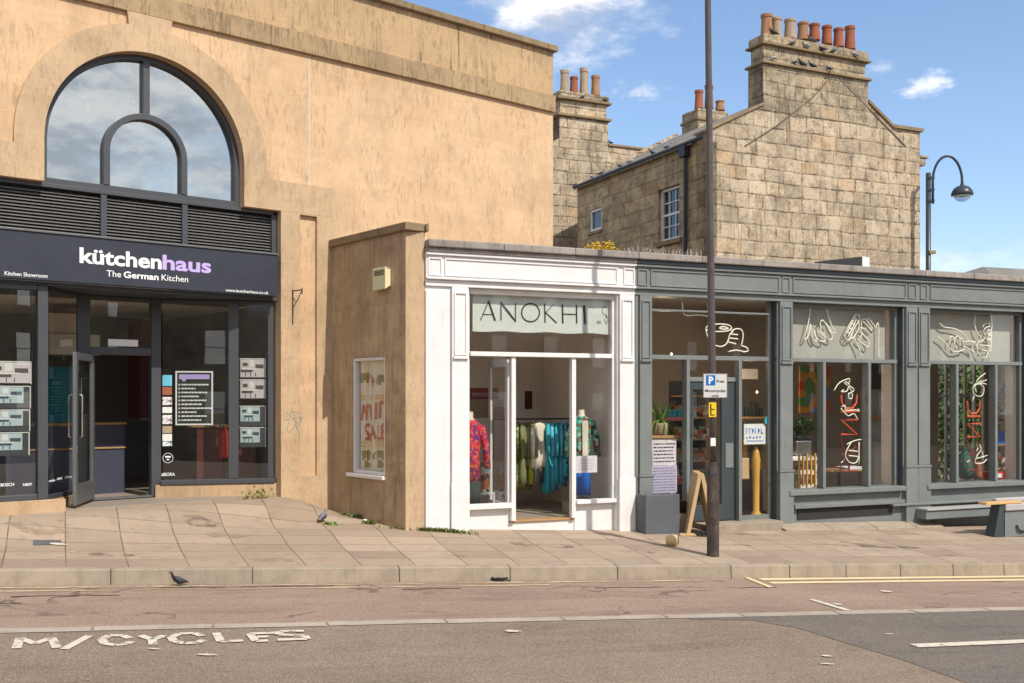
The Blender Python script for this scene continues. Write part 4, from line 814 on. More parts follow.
# ---- windows: frames and panes
def win(par,mat,f,x0,x1,d,zb,zt,mull,glass='glass',rail=ZR,w=.05,holes=None,dm=None):
    """transom light above the rail, tall lights between mullions below"""
    m=MB(); a,b=x0,x1
    m.box(f,a,a+w,d,d+.08,zb,zt); m.box(f,b-w,b,d,d+.08,zb,zt); m.box(f,a+w,b-w,d+.001,d+.08,zt-w,zt); m.box(f,a+w,b-w,d-.05,d+.08,rail-.035,rail+.035)
    for x in mull: m.box(f,x-.028,x+.028,d-.02,d+.078,zb+.001,rail-.037)
    m.box(f,a+w,b-w,d+.001,d+.079,zb,zb+w)
    o=m.build('window',mat,par,.005)
    MB().box(f,a+w-.01,b-w+.01,d+.04,d+.046,rail+.034,zt-w+.01).build('pane',glass,o)
    xs=[a+w]+list(mull)+[b-w]
    for k,(p,q_) in enumerate(zip(xs,xs[1:])):
        if holes and k in holes: continue
        MB().box(f,p+(.026 if k else -.01),q_-(.026 if k<len(xs)-2 else -.01),d+.04,d+.046,zb+w-.01,rail-.034).build('pane',glass,o)
    return o
D1=.06
# white shop
wa,wb=q(469)+.002,q(617)-.002; ml=[S.s(513.3,D1),S.s(573.5,D1)]
m=MB(); z0=-1.56
def W1():
    w=.045; m=MB(); m.box(S,wa,wa+.03,D1,D1+.08,z0,ZH-.002); m.box(S,wb-.05,wb,D1,D1+.08,z0,ZH-.002); m.box(S,wa+.03,wb-.05,D1+.001,D1+.08,ZH-.08,ZH-.003); m.box(S,wa+.03,wb-.05,D1-.05,D1+.08,ZR-.03,ZR+.035)
    for x in ml: m.box(S,x-.035,x+.035,D1-.02,D1+.078,-1.83,ZR-.032)
    m.box(S,wa,ml[0]-.036,D1-.04,D1+.079,z0-.075,z0); m.box(S,ml[1]+.036,wb,D1-.06,D1+.079,z0-.06,z0+.0)
    o=m.build('window','white',bout,.005)
    for a,b,c,d in ((wa+.02,wb-.04,ZR+.034,ZH-.07),(wa+.02,ml[0]-.03,z0,ZR-.03),(ml[1]+.03,wb-.04,z0,ZR-.03)): MB().box(S,a,b,D1+.04,D1+.046,c,d).build('pane','glass',o)
    return o
W1()
B('stall_riser','white',bout,S,[(wa,ml[0]-.037,.12,.26,-2.5,z0-.077)],.004); B('stall_riser','white',bout,S,[(ml[1]+.037,wb,.10,.26,-2.5,z0-.062)],.004)
B('door_step','white',bout,S,[(ml[0]-.034,ml[1]+.034,.12,.27,-2.5,-1.86)],.004); B('door_step_tread','wood',bout,S,[(ml[0]-.034,ml[1]+.034,.09,.30,-1.858,-1.83)],.004)
# door leaf, opened inwards
Dh=S.pt(ml[0]-.0,.26,0); De=S.pt(ml[0]+.03,1.10,0); FD=two((Dh.x,Dh.y),(De.x,De.y)); m=MB(); m.box(FD,0,.09,-.02,.02,-1.8,.56); m.box(FD,.75,.84,-.02,.02,-1.8,.56); m.box(FD,.09,.75,-.019,.019,-1.8,-1.6); m.box(FD,.09,.75,-.019,.019,.46,.56)
dw=m.build('door','white',bout,.004); MB().box(FD,.09,.75,-.003,.003,-1.6,.46).build('pane','glass',dw)
# interior of the white shop, its back wall lies against the hall
bk=K
m=MB(); m.box(K,.12,s_end-.4,-.22,-.12,-2.0,1.95) ; m.box(S,.22,.28,.32,2.0,-2.0,1.95); m.box(S,sw-.14,sw-.05,.30,3.1,-2.0,1.95); m.build('room_wall','whitein',bout)
fl=MB(); fl.ext(Frame((0,0),(1,0)),[(0,0),(1,0),(1,1),(0,1)],[],0,1) if 0 else None; fl.bm.free()
def slab(f,pts,z0,z1,name,mat,par):
    m=MB(); n=len(pts); lo=[m.bm.verts.new(f.pt(a,d,z0)) for a,d in pts]; hi=[m.bm.verts.new(f.pt(a,d,z1)) for a,d in pts]; m.bm.faces.new(lo[::-1]); m.bm.faces.new(hi)
    for i in range(n): m.bm.faces.new((lo[i],lo[(i+1)%n],hi[(i+1)%n],hi[i]))
    return m.build(name,mat,par)
rp=[(.28,.265),(sw-.15,.265),(sw-.15,2.83),(.28,1.96)]
slab(S,rp,-1.95,-1.84,'room_floor','floorw',bout)
slab(S,rp,1.70,1.75,'room_ceiling','whitein',bout)
# banner in the transom light
ba,bt=S.sz(470,286,.26); bb=S.s(608.5,.26); zb1,zb2=S.z(470,331.5,.26),S.z(608,334.5,.26)
bn=thing('shop_banner','pale green cloth banner with thin black capitals across the white shop transom','banner',tuple(S.pt(ba,.26,zb1)),S.ang)
m=MB(); n=34
for i in range(n):
    a0=ba+(bb-ba)*i/n; a1=ba+(bb-ba)*(i+1)/n; w=lambda x:.003*math.sin(x*5.1)+.002*math.sin(x*13)
    zl=lambda x: zb1+(zb2-zb1)*(x-ba)/(bb-ba)+.008*math.sin(x*9)
    m.hexa([S.pt(x,.150+w(x)+o,z) for hh in (0,1) for x,o,z in ((a0,0,ZH if hh else zl(a0)),(a1,0,ZH if hh else zl(a1)),(a1,.004,ZH if hh else zl(a1)),(a0,.004,ZH if hh else zl(a0)))])
m.build('cloth','fabw',bn)
def BP(x,y): return S.s(460+x/5.256,.13),S.z(460+x/5.256,280+y/5.256,.13)
m=MB()
def ls(pts,w=.018,k=[0]): k[0]+=1; m.stroke(S,[BP(*p) for p in pts],w,.1445-.0004*(k[0]%5),.002)
def el(cx,cy,rx,ry,a0=0,a1=360,n=26): return [(cx+rx*math.cos(R(a0+(a1-a0)*i/n)),cy+ry*math.sin(R(a0+(a1-a0)*i/n))) for i in range(n+1)]
ls([(110,210),(152,112)],.014); ls([(152,112),(186,210)],.028); ls([(124,180),(172,182)],.012)
ls([(218,210),(218,118)],.014); ls([(218,118),(294,216)],.026); ls([(294,218),(294,122)],.014)
ls(el(373,171,47,48),.020); ls([(447,125),(449,222)],.024); ls([(492,128),(452,172)],.012); ls([(452,172),(508,224)],.024)
ls([(541,130),(543,225)],.024); ls([(615,133),(616,226)],.022); ls([(543,178),(615,180)],.013); ls([(655,137),(660,228)],.034)
ls(el(762,160,12,22,60,330),.008); ls([(718,228),(728,215),(732,230),(738,214),(745,230)],.007); ls([(760,205),(770,232),(778,210)],.008); ls([(770,185),(775,200)],.02)
m.build('lettering','ink',bn)
# clothes rail
RZ=-.36; rl=thing('clothes_rail','black clothes rail across the back of the white shop','clothes rail',tuple(S.pt(1.5,1.75,-1.84)),S.ang)
r0,r1=S.s(508,1.5),S.s(579,1.5); m=MB(); m.tube([S.pt(r0-.3,1.55,RZ),S.pt(r1+.2,1.35,RZ)],.014,8); m.build('bar','black',rl)
for x in (r0-.28,r1+.18): m=MB(); m.tube([S.pt(x,1.45,-1.84),S.pt(x,1.45,RZ)],.014,6); m.build('upright','black',rl)
def garment(x,d,w,h,mat,label,top=RZ-.05,ang=0,group='clothes hanging on the rail',sleeve=True,flare=1.0,cat='garment'):
    """a garment hanging edge-on: shoulders, tapering body, folded hem, one sleeve"""
    rr=[]; n=40
    for k,(t,ww,dd) in enumerate(((0,.05,.012),(.012,.30,.022),(.035,.72,.034),(.07,.90,.042),(.2,.80,.045),(.38,.74,.048),(.6,.84*flare,.055),(.8,.93*flare,.062),(1,1.0*flare,.068))):
        ring=[]
        for i in range(n):
            q=2*math.pi*i/n; fold=1+(.10+.55*t)*math.sin(9*q+x*40+1.5*math.sin(t*4)); X=math.cos(q)*w/2*ww; Y=math.sin(q)*dd*fold
            ca,sa=math.cos(ang),math.sin(ang); ring.append(S.pt(x+X*ca-Y*sa,d+X*sa+Y*ca,top-t*h+(.02*math.sin(3*q+x*9) if t==1 else 0)))
        rr.append(ring)
    m=MB(); m.loft(rr)
    if sleeve:
        for sd in (-1,1): ca,sa=math.cos(ang),math.sin(ang); X=sd*w*.44; m.tube([S.pt(x+X*ca,d+X*sa,top-.08),S.pt(x+X*ca*1.04,d+X*sa*1.04-.02,top-.26),S.pt(x+X*ca*1.06,d+X*sa*1.06-.03,top-.34-.22*(h>.7))],[.030,.040,.034],8)
    m.tube([S.pt(x,d,top-.02),S.pt(x,d,top+.05)],.004,5)
    return tag(m.build('hanging_garment',mat,None,smooth=True,loc=tuple(S.pt(x,d,top)),fr=S),label,cat,group)
G=[(514.5,1.08,'cl_lime','lime green dress nearest the left post, first on the rail'),(518,1.10,'pat_green','mottled green printed dress, second on the rail from the left post'),(522,1.05,'cl_olive','olive dress hanging between the mottled green dress and the brown one'),(526,1.08,'cl_olive','brownish olive dress just left of the grey tunic'),(532,1.0,'cl_lime','yellow green dress hem showing under the grey tunic'),
   (530,.72,'cl_sage','grey sage tunic left of the cream jacket'),(536,1.0,'cl_grey','long grey dress hem showing below the cream jacket'),(541,.74,'cl_cream','cream jacket with full sleeves in the middle of the rail'),(548,1.15,'cl_teal','teal dress with a dark flowered strip right of the cream jacket'),(553,1.12,'cl_sky','plain sky blue dress second right of the cream jacket'),(557,1.0,'cl_teal','deep teal dress between the two sky blue dresses'),(561,1.05,'cl_sky','pale sky blue dress near the right post'),(566,.95,'pat_dress','teal dress with a flowered hem hidden partly by the right post'),(571,.72,'cl_pink','pale pink blouse just left of the right door post')]
for i,(px,h,mt,lb) in enumerate(G):
    d=1.53-.16*i/13+(.05 if i%2 else 0)-(.12 if mt=='cl_cream' else 0); x=S.s(px,d); garment(x,d,.40 if mt not in('cl_cream',) else .50,h,mt,lb,ang=R(62 if mt!='cl_cream' else 28)+random.uniform(-.1,.1),flare=1.15 if h>.9 else 1)
def mannequin(px,d,zb,top,jac,leg,label,skirt=False):
    x=S.s(px,d); r=thing('mannequin',label,'mannequin',tuple(S.pt(x,d,zb)),S.ang)
    def ring(z,rx,ry,off=0,n=18): return [S.pt(x+off+rx*math.cos(2*math.pi*i/n),d+ry*math.sin(2*math.pi*i/n),z) for i in range(n)]
    H=top-zb
    m=MB(); m.loft([ring(zb+H*.5,.13,.10),ring(zb+H*.62,.11,.085),ring(zb+H*.80,.15,.10),ring(zb+H*.88,.17,.09),ring(zb+H*.92,.09,.07),ring(zb+H*.94,.05,.05),ring(top,.045,.045)]); m.tube([S.pt(x,d,zb),S.pt(x,d,zb+H*.52)],.015,6); m.build('torso','skin',r,smooth=True)
    m=MB(); m.lathe(S.pt(x,d,zb),[(.16,0),(.16,.012),(.02,.03)],18); m.build('base','chrome',r)
    m=MB()
    zz=.42 if not skirt else .34
    m.loft([ring(zb+H*zz,.17,.12),ring(zb+H*.6,.15,.11),ring(zb+H*.80,.165,.115),ring(zb+H*.885,.17,.10),ring(zb+H*.925,.08,.07)])
    for sd in (-1,1): m.tube([S.pt(x+sd*.17,d,zb+H*.87),S.pt(x+sd*.25,d-.01,zb+H*.68),S.pt(x+sd*.26,d-.06,zb+H*.47)],[.06,.058,.048],10)
    m.build('jacket',jac,r,smooth=True)
    if not skirt:
        m=MB()
        for sd in (-1,1): m.loft([[S.pt(x+sd*.07+rr*math.cos(2*math.pi*i/12),d+rr*.9*math.sin(2*math.pi*i/12),z) for i in range(12)] for rr,z in ((.085,zb+.06),(.08,zb+H*.25),(.095,zb+H*.46))])
        m.build('trousers',leg,r,smooth=True)
        m=MB(); m.box(S,x-.05,x+.05,d-.135,d-.13,zb+H*.45,zb+H*.88); m.build('blouse',MAT['cl_cream'],r)
    else:
        m=MB(); m.loft([ring(zb+H*.1,.16,.12),ring(zb+H*.36,.17,.12)]); m.build('skirt',leg,r,smooth=True)
    return r
mannequin(470,.55,-1.84,-.22,'pat_red','cl_ink','headless mannequin in a red floral dress inside the left pane of the white shop',True)
mannequin(581.5,.55,-1.60,-.20,'pat_jacket','cl_blue','headless mannequin in patchwork jacket and bright blue trousers, right window of the white shop')
B('window_step','floorw',bout,S,[(ml[1]+.16,wb-.02,.27,.80,-1.84,-1.65)],.01)
item('price_poster','pinkish white poster taped to the right pane of the white shop','poster',S,[('sheet','paper',[(S.s(576,.19),S.s(597,.19),.185,.19,S.z(576,473,.19),S.z(576,456,.19))]),('lines','inkblue',[(S.s(579,.18),S.s(593,.18),.182,.184,S.z(586,y,.18)-.004,S.z(586,y,.18)) for y in (460,463,466,469)])],bev=0)
item('display_table','small white display table beside the red dress in the left shop window','table',S,[('top','lawnw',[(S.s(478,.8),S.s(494,.8),.75,1.1,-1.50,-1.47)]),('leg','lawnw',[(S.s(478,.8),S.s(478,.8)+.03,.76,.79,-1.84,-1.502)]),('leg','lawnw',[(S.s(494,.8)-.03,S.s(494,.8),.76,.79,-1.84,-1.502)]),('goods','pat_goods',[(S.s(482,.8),S.s(491,.8),.85,1.0,-1.468,-1.0)])])
# red awning banner on the back wall
item('wall_banner','red banner with pale outlined letters high behind the red dress','banner',K,[('cloth',plain('dull_red_cloth',(.32,.05,.05),.8),[(K.s(468,-.3),K.s(500,-.3),-.25,-.24,K.z(470,399,-.25),K.z(470,388,-.25))]),('peak',plain('tan_cloth',(.40,.29,.22),.8),[(K.s(468,-.3),K.s(506,-.3),-.24,-.23,K.z(470,418,-.25),K.z(470,399.5,-.25))])],bev=0)
m=MB(); m.text(K,'POMODORO',K.s(473,-.26),K.s(497,-.26),K.z(473,396.5,-.26),.07,-.256,0); tag(m.build('banner_lettering','paper',None,loc=tuple(K.pt(K.s(473,-.26),-.26,-.0)),fr=K),'pale letters across the red banner inside the white shop','lettering')
item('wall_sign','narrow reddish scroll hanging on the beige back wall of the white shop','wall hanging',K,[('scroll','rust',[(K.s(524,-.2),K.s(531,-.2),-.235,-.225,K.z(527,409,-.23),K.z(527,391,-.23))])],bev=0)
# ================================================================== cafe
DG=.12
# bay with the door: full height glazing
a0,a1=q(651.5)+.002,q(777)-.002; pm=[S.s(686,DG),S.s(738,DG)]
m=MB(); m.box(S,a0,a0+.02,DG,DG+.08,-2.04,ZH-.003); m.box(S,a1-.06,a1,DG+.02,DG+.1,-2.04,ZH-.003); m.box(S,a0+.02,a1-.06,DG+.0,DG+.08,ZR-.03,ZR+.04); m.box(S,a0+.02,a1-.06,DG+.001,DG+.08,ZH-.22,ZH-.19)
for x in pm: m.box(S,x-.03,x+.03,DG-.07,DG+.079,-2.04,ZR-.032)
m.box(S,pm[0]+.032,pm[1]-.032,DG,DG+.08,.25,.32); m.box(S,a0+.02,pm[0]-.03,DG+.001,DG+.078,-2.04,-1.85); m.box(S,pm[1]+.03,a1-.06,DG+.001,DG+.078,-2.04,-1.95)
wn=m.build('window','grey',cafe,.005)
for x0,x1,z0,z1 in ((a0+.01,a1-.05,ZR+.04,ZH-.19),(a0+.01,pm[0]-.03,-1.85,ZR-.03),(pm[1]+.03,a1-.05,-1.95,ZR-.03),(pm[0]+.03,pm[1]-.03,.32,ZR-.03)): MB().box(S,x0,x1,DG+.04,DG+.046,z0,z1).build('pane','glass',wn)
B('reveal_shade','greydark',cafe,S,[(a1-.003,a1+.0,.005,DG+.019,-2.04,ZH-.003)],0)  # thin dark facing: the reveal's shade put into its colour
# dark glazed door
m=MB(); x0,x1=pm[0]+.034,pm[1]-.034; m.ext(S,[(x0,-2.0),(x1,-2.0),(x1,.245),(x0,.245)],[[(x0+.11,-1.75),(x1-.27,-1.75),(x1-.27,.12),(x0+.11,.12)]],DG+.02,DG+.06); cd=m.build('door','greydark',cafe,.005)
MB().box(S,x0+.1,x1-.26,DG+.038,DG+.043,-1.76,.13).build('pane','glass',cd); m=MB(); m.tube([S.pt(x0+.07,DG+.02,-.62),S.pt(x0+.07,DG-.04,-.60),S.pt(x0+.07,DG-.04,-.30),S.pt(x0+.07,DG+.02,-.28)],.01,6); m.build('handle','chrome',cd)
m=MB(); m.box(S,x1-.20,x1-.05,DG+.008,DG+.018,-1.15,-.75); m.build('letter_plate','grey',cd)
B('door_step','kerb',cafe,S,[(q(700),q(775),-.22,.30,-2.5,-2.02)],.01)
# the two window bays
def bay(x0,x1,m1,m2,lastw):
    a,b=q(x0)+.002,q(x1)-.002; zb=-1.55
    m=MB(); D=DG; m.box(S,a,a+.025,D,D+.08,zb,ZH-.003); m.box(S,b-.07,b-.001,D+.0,D+.08,zb,ZH-.003); m.box(S,a,b-.07,D-.06,D+.08,ZR-.035,ZR+.03); m.box(S,a+.025,b-.07,D+.001,D+.08,ZH-.05,ZH-.004)
    for x in (S.s(m1,D),S.s(m2,D)): m.box(S,x-.03,x+.03,D-.08,D+.079,zb,ZR-.036)
    o=m.build('window','grey',cafe,.005)
    MB().box(S,a+.02,b-.06,D+.04,D+.046,ZR+.03,ZH-.05).build('pane','glass',o); xs=(a+.02,S.s(m1,D),S.s(m2,D),b-.06)
    for p,r in zip(xs,xs[1:]): MB().box(S,p,r,D+.042,D+.047,zb,ZR-.033).build('pane','glass',o)
    B('reveal_shade','greydark',cafe,S,[(b-.0,b+.0015,.004,D+.018,zb,ZH-.003)],0)  # dark sheet paints in the shade of the right reveal
    B('sill','grey',cafe,S,[(a-.10,b-.003,-.085,.28,-1.635,-1.552)],.008)
    B('stall_riser','grey',cafe,S,[(a,b,.03,.26,-2.75,-1.64)],.004)
    B('blind_panel','panelw',cafe,S,[(a+.03,b-.16,D+.145,D+.152,ZR+.04,ZH-.02)],0)
    B('inner_reveal','whitein',cafe,S,[(b-.06,b-.002,D+.09,D+.34,-1.55,ZR-.04),(b-.06,b-.002,D+.16,D+.3,ZR+.05,ZH-.02)],0)
    return a,b
b3=bay(792,903,821.5,866.5,0); b4=bay(929,1028,954,993,0); b5=bay(1056,1165,1084,1130,0)
a,b=b3; B('riser_ledge','grey',cafe,S,[(a+.02,b,-.06,.028,-1.86,-1.79)],.008); B('riser_recess_shade','dark',cafe,S,[(a+.12,b-.22,.015,.0285,-2.05,-1.875)],0)  # flat dark board paints the shade of the recess in the riser
a,b=b4; B('riser_ledge','grey',cafe,S,[(a-.9,b,-.09,-.004 if 0 else .028,-1.90,-1.86)],.008)
B('dado_board','grey',cafe,S,[(q(780),SE,-.03,-.0015,-2.75,-1.66)],.004) if 0 else None
# interior shell
zc0=-2.04
m=MB(); m.box(S,sw+.02,sw+.06,.30,4.9,zc0,1.95); m.box(S,SE-.1,SE,.30,5.0,zc0,1.95)
ga,gb=S.s(938,4.9),S.s(985,4.9)
m.box(S,sw+.06,ga,4.9,5.0,zc0,1.95); m.box(S,gb,SE-.1,4.9,5.0,zc0,1.95); m.box(S,ga,gb,4.9,5.0,1.45,1.95); m.build('room_wall',plain('brown_room_wall',(.52,.43,.35),.8),cafe)
slab(S,[(sw+.06,.27),(SE-.1,.27),(SE-.1,4.9),(sw+.06,4.9)],-2.2,zc0,'room_floor','floorw',cafe); slab(S,[(sw+.06,.27),(SE-.1,.27),(SE-.1,4.9),(sw+.06,4.9)],1.86,1.9,'room_ceiling',plain('pale_ceiling',(.36,.32,.28),.8),cafe)
m=MB(); n=5
for i in range(n+1): x=ga+(gb-ga)*i/n; m.box(S,x-.03,x+.03,4.92,4.98,zc0,1.45)
m.box(S,ga,gb,4.925,4.975,.0,.06); m.build('back_window','lawnw',cafe)
# --- neon drawings
def neon(label,P,lines,r,mat,dd=DG+.065,cat='neon sign',name='neon_drawing',z=None):
    m=MB(); mid=None
    for k,l in enumerate(lines):
        pts=[]; Q=[P(*p) for p in l]
        # smooth the polyline (Catmull-Rom)
        E=[Q[0]]+Q+[Q[-1]]
        for i in range(1,len(E)-2):
            for t in (0,.33,.66):
                f=lambda p0,p1,p2,p3:.5*((2*p1)+(-p0+p2)*t+(2*p0-5*p1+4*p2-p3)*t*t+(-p0+3*p1-3*p2+p3)*t**3)
                pts.append((f(E[i-1][0],E[i][0],E[i+1][0],E[i+2][0]),f(E[i-1][1],E[i][1],E[i+1][1],E[i+2][1])))
        pts.append(Q[-1]); m.tube([S.pt(a,dd+.002*(k%3),z) for a,z in pts],r,6); mid=mid or pts[len(pts)//2]
    return tag(m.build(name,mat,None,smooth=True,loc=tuple(S.pt(mid[0],dd,mid[1])),fr=S),label,cat)
PA=lambda x,y:S.sz(785+x/8.533,300+y/8.533,DG+.065)
neon('cream neon drawing of a hand reaching down, left half of the middle cafe transom',PA,[[(215,65),(210,130),(188,240),(163,325),(178,335),(205,280),(215,200),(222,270),(235,320),(260,352),(268,340),(252,290),(250,258),(268,320),(300,350),(330,355),(343,335),(325,300),(285,268)],[(345,330),(310,260),(300,200),(318,172),(345,200),(390,280),(405,320),(385,338),(355,320),(330,270)],[(355,65),(372,140),(400,220),(425,260),(420,285),(400,275),(370,225),(345,195)]],.011,'neonw')
neon('cream neon drawing of hands gripping a grater, right half of the middle cafe transom',PA,[[(600,118),(640,150),(585,250),(545,345),(505,300),(550,210),(600,118)],[(602,135),(560,220),(520,295)],[(612,160),(575,240),(535,320)],[(590,160),(615,175)],[(570,200),(598,212)],[(550,240),(580,255)],[(530,275),(558,292)],[(625,165),(632,230),(600,300),(560,335)],[(655,230),(652,180),(680,160),(710,190),(745,240),(735,255),(700,215),(668,185)],[(695,165),(715,158),(740,190),(775,240)],[(640,240),(680,245),(720,290),(740,300)],[(650,280),(700,330),(722,380),(705,402),(660,370),(620,330)],[(580,315),(625,400),(658,505)],[(775,240),(792,195),(800,260),(798,400),(800,510)],[(640,330),(655,290),(645,240)]],.011,'neonw')
PB=lambda x,y:S.sz(900+x/5.69,280+y/5.69,DG+.065)
neon('cream neon drawing of two hands squeezing fruit, right cafe transom',PB,[[(225,245),(250,268),(300,275),(350,295),(375,325),(390,345),(430,360),(432,385)],[(212,322),(250,350),(290,398),(320,408),(365,395),(360,370)],[(285,370),(282,335),(295,320),(308,330),(312,375),(325,385)],[(312,340),(322,320),(337,330),(345,380)],[(335,335),(350,332),(362,370)],[(365,350),(430,350)],[(365,378),(400,395),(420,412),(410,385)],[(430,195),(425,250),(440,300),(460,330),(445,360),(440,400),(460,435),(490,440),(500,410)],[(520,200),(525,250),(520,300),(520,370),(508,415)],[(470,270),(480,250),(500,245),(512,262),(490,270),(475,290),(485,320),(470,345),(455,355)],[(500,283),(517,290),(517,305),(495,300),(500,283)],[(497,312),(518,318),(516,335),(492,328)],[(490,340),(517,345)],[(450,370),(515,375)],[(465,400),(500,405)]],.011,'neonw')
PC=lambda x,y:S.sz(670+x/5.25,300+y/5.25,DG+.10)
neon('cream neon drawing of a hand holding a coffee cup, left cafe transom',PC,[[(58,10),(62,60),(80,82),(120,80),(160,80),(200,88)],[(190,15),(193,60)],[(318,147),(300,132),(250,127),(200,134),(182,150),(200,162),(250,167),(300,162),(318,147)],[(300,150),(275,141),(250,148),(275,155),(300,150)],[(182,155),(190,190),(210,222),(235,240),(265,245),(290,230),(298,210)],[(315,165),(340,152),(365,155),(377,175),(375,210),(368,240)],[(308,180),(350,183)],[(300,200),(350,205)],[(298,222),(340,230)],[(325,165),(308,180),(302,200),(298,222)],[(368,240),(395,250),(405,265),(385,272),(340,264),(300,272)]],.011,'neonw')
def letters(px0,px1,top,hts,P0,label_r,label_w,hand):
    """PICNIC read from bottom to top: each letter lies on its side"""
    Pz=lambda x,y:S.sz(x,y,DG+.12); w=px1-px0; on=[]; y=top
    U=lambda y,h:[(px0,y),(px0+.05*w,y+h*.6),(px0+.3*w,y+h*.95),(px0+.7*w,y+h*.95),(px0+.95*w,y+h*.6),(px1,y)]
    def st(lines,mat,label): 
        m=MB()
        for l in lines: m.tube([S.pt(*(lambda t:(t[0],DG+.12,t[1]))(Pz(*p))) for p in l],.017,6)
        c=Pz(*lines[0][0]); return tag(m.build('neon_letter',mat,None,loc=tuple(S.pt(c[0],DG+.12,c[1])),fr=S),label,'neon sign')
    h=hts
    st([U(top,h)],'neonr','orange neon C, topmost letter %s'%label_r)
    st([[(px0,top+h*1.18),(px1,top+h*1.18)]],'neonr','orange neon I lying flat under the topmost C %s'%label_r)
    st([[(px1-.0*w,top+h*1.75),(px0,top+h*1.75),(px1,top+h*2.75),(px0,top+h*2.75)][::1]],'neonr','orange neon N lying on its side %s'%label_r)
    st([U(top+h*3.0,h*.9)],'neonmaroon','maroon letter C below the orange N %s'%label_r)
    st([[(px0,top+h*4.1),(px1,top+h*4.1)]],'neonmaroon','maroon letter I above the lowest letter %s'%label_r)
    st([[(px0,top+h*5.3),(px1,top+h*5.3)],[(px0,top+h*5.3),(px0,top+h*4.7),(px0+.25*w,top+h*4.4),(px0+.5*w,top+h*4.7),(px0+.5*w,top+h*5.3)]],'neonmaroon','maroon letter P, lowest letter %s'%label_r)
letters(841,857,394.5,14.5,None,'in the middle cafe window',None,0); letters(967,980,401,13,None,'in the right cafe window',None,0)
PD=lambda x,y:S.sz(785+x/4.875,360+y/4.875,DG+.12)
neon('small white neon hand holding a tag above the orange letters, middle cafe window',PD,[[(228,150),(250,115),(280,98),(305,92),(300,120),(325,142),(315,155),(300,130),(290,152),(262,155),(275,145)],[(300,162),(316,162),(316,186),(300,186),(300,162)],[(278,110),(295,125)],[(285,105),(302,118)]],.010,'neonw')
neon('small white neon open hand between the orange letters, middle cafe window',PD,[[(265,228),(282,222),(285,245),(330,243),(352,250),(345,238)],[(262,235),(285,262),(300,272),(325,262),(345,290)]],.010,'neonw')
neon('white neon swirl of a cup and spoon at the foot of the middle cafe window',PD,[[(290,410),(330,392),(375,385)],[(312,400),(290,440),(285,470),(305,498),(335,500),(350,470)],[(300,440),(345,445)],[(300,465),(345,470)],[(350,400),(350,510)]],.010,'neonw')
PE=lambda x,y:S.sz(930+x/5.255,360+y/5.255,DG+.12)
neon('white neon fruit outline above the orange letters, right cafe window',PE,[[(278,70),(245,95),(230,120),(285,105)],[(228,125),(212,150),(220,180),(250,192),(268,175),(268,140),(240,125),(222,140),(232,170)],[(240,130),(262,122),(285,128)],[(218,190),(210,215)]],.010,'neonw')
neon('white neon glass outline at the foot of the right cafe window',PE,[[(248,445),(255,470),(235,500),(225,540),(265,540),(285,520)],[(240,460),(232,480)],[(262,480),(268,520)],[(225,520),(290,500)]],.010,'neonw')
MAT['shrub']=plain('shrub_leaf',(.095,.16,.04),.7)
# --- things inside the cafe
item('plant_counter','narrow wooden counter holding the palm inside the left cafe window','counter',S,[('top','wood',[(a0+.03,S.s(678,.35),.30,.75,-.66,-.62)]),('front','whitein',[(a0+.05,S.s(676,.35),.33,.70,-2.03,-.665)])])
c=S.pt(S.s(661,.5),.5,-.62); pl=thing('palm_plant','green spiky palm in a pale glazed pot on the cafe window counter','plant',tuple(c))
m=MB(); m.lathe(c,[(.085,0),(.105,.04),(.115,.16),(.112,.20),(.10,.20),(.10,.17)],18); m.build('pot','tc_pale',pl,smooth=True)
m=MB()
for i in range(52):
    ang=random.uniform(0,6.28); L=random.uniform(.35,.75); up=random.uniform(.25,.95); P=[]
    w=random.uniform(.010,.02); 
    pts=[]
    for k in range(7):
        t=k/6; r=L*t*(1-.15*t)*.65; z=.18+up*.75*t-1.0*L*t*t*(.9 if up<.6 else .45); pts.append(c+Vector((math.cos(ang)*r,math.sin(ang)*r*.6,z)))
    side=Vector((-math.sin(ang),math.cos(ang),0)); prev=None
    for k,p in enumerate(pts):
        ww=w*(1-(k/6)**2)+.001; a_=m.bm.verts.new(p-side*ww); b_=m.bm.verts.new(p+side*ww)
        if prev: m.bm.faces.new((prev[0],prev[1],b_,a_))
        prev=(a_,b_)
m.build('leaves','leaf',pl)
def poster(px0,py0,px1,py1,d,label,mat='paper',ink='inkblue',rows=12,hand=False):
    a,zt=S.sz(px0,py0,d); b,zb=S.sz(px1,py1,d); r=thing('poster',label,'poster',tuple(S.pt((a+b)/2,d,zb)),S.ang); B('sheet',mat,r,S,[(a,b,d,d+.003,zb,zt)],0)
    m=MB(); H=(zt-zb)
    for k in range(rows):
        z=zt-H*(k+.8)/(rows+1); x=a+.02
        while x<b-.05:
            w=random.uniform(.015,.06); m.box(S,x,min(x+w,b-.02),d-.002,d-.0005,z-H/(rows+1)*.28,z+H/(rows+1)*.1); x+=w+.012
    m.build('printing',ink,r)
poster(652.5,441,676,465,.17,'white handwritten menu sheet in the cafe window below the palm',rows=6,ink='ink'); poster(652,466,677,493,.17,'lilac printed menu sheet in the cafe window just above the grey planter',rows=9,mat=plain('lilac_paper',(.50,.47,.60),.8))
item('shelf_unit','dark shelves packed with jars and packets behind the cafe door','shelves',S,[('shelf','wood',[(S.s(680,2.2),S.s(714,2.2),2.2,2.5,z,z+.03) for z in (-1.6,-1.2,-.8,-.4,.0)]),('goods','pat_goods',[(S.s(681,2.2)+.0,S.s(713,2.2),2.24,2.45,z+.032,z+.032+.22) for z in (-1.6,-1.2,-.8,-.4)]),('back','dark',[(S.s(679,2.2),S.s(715,2.2),2.51,2.55,-2.03,.3)])],bev=0)
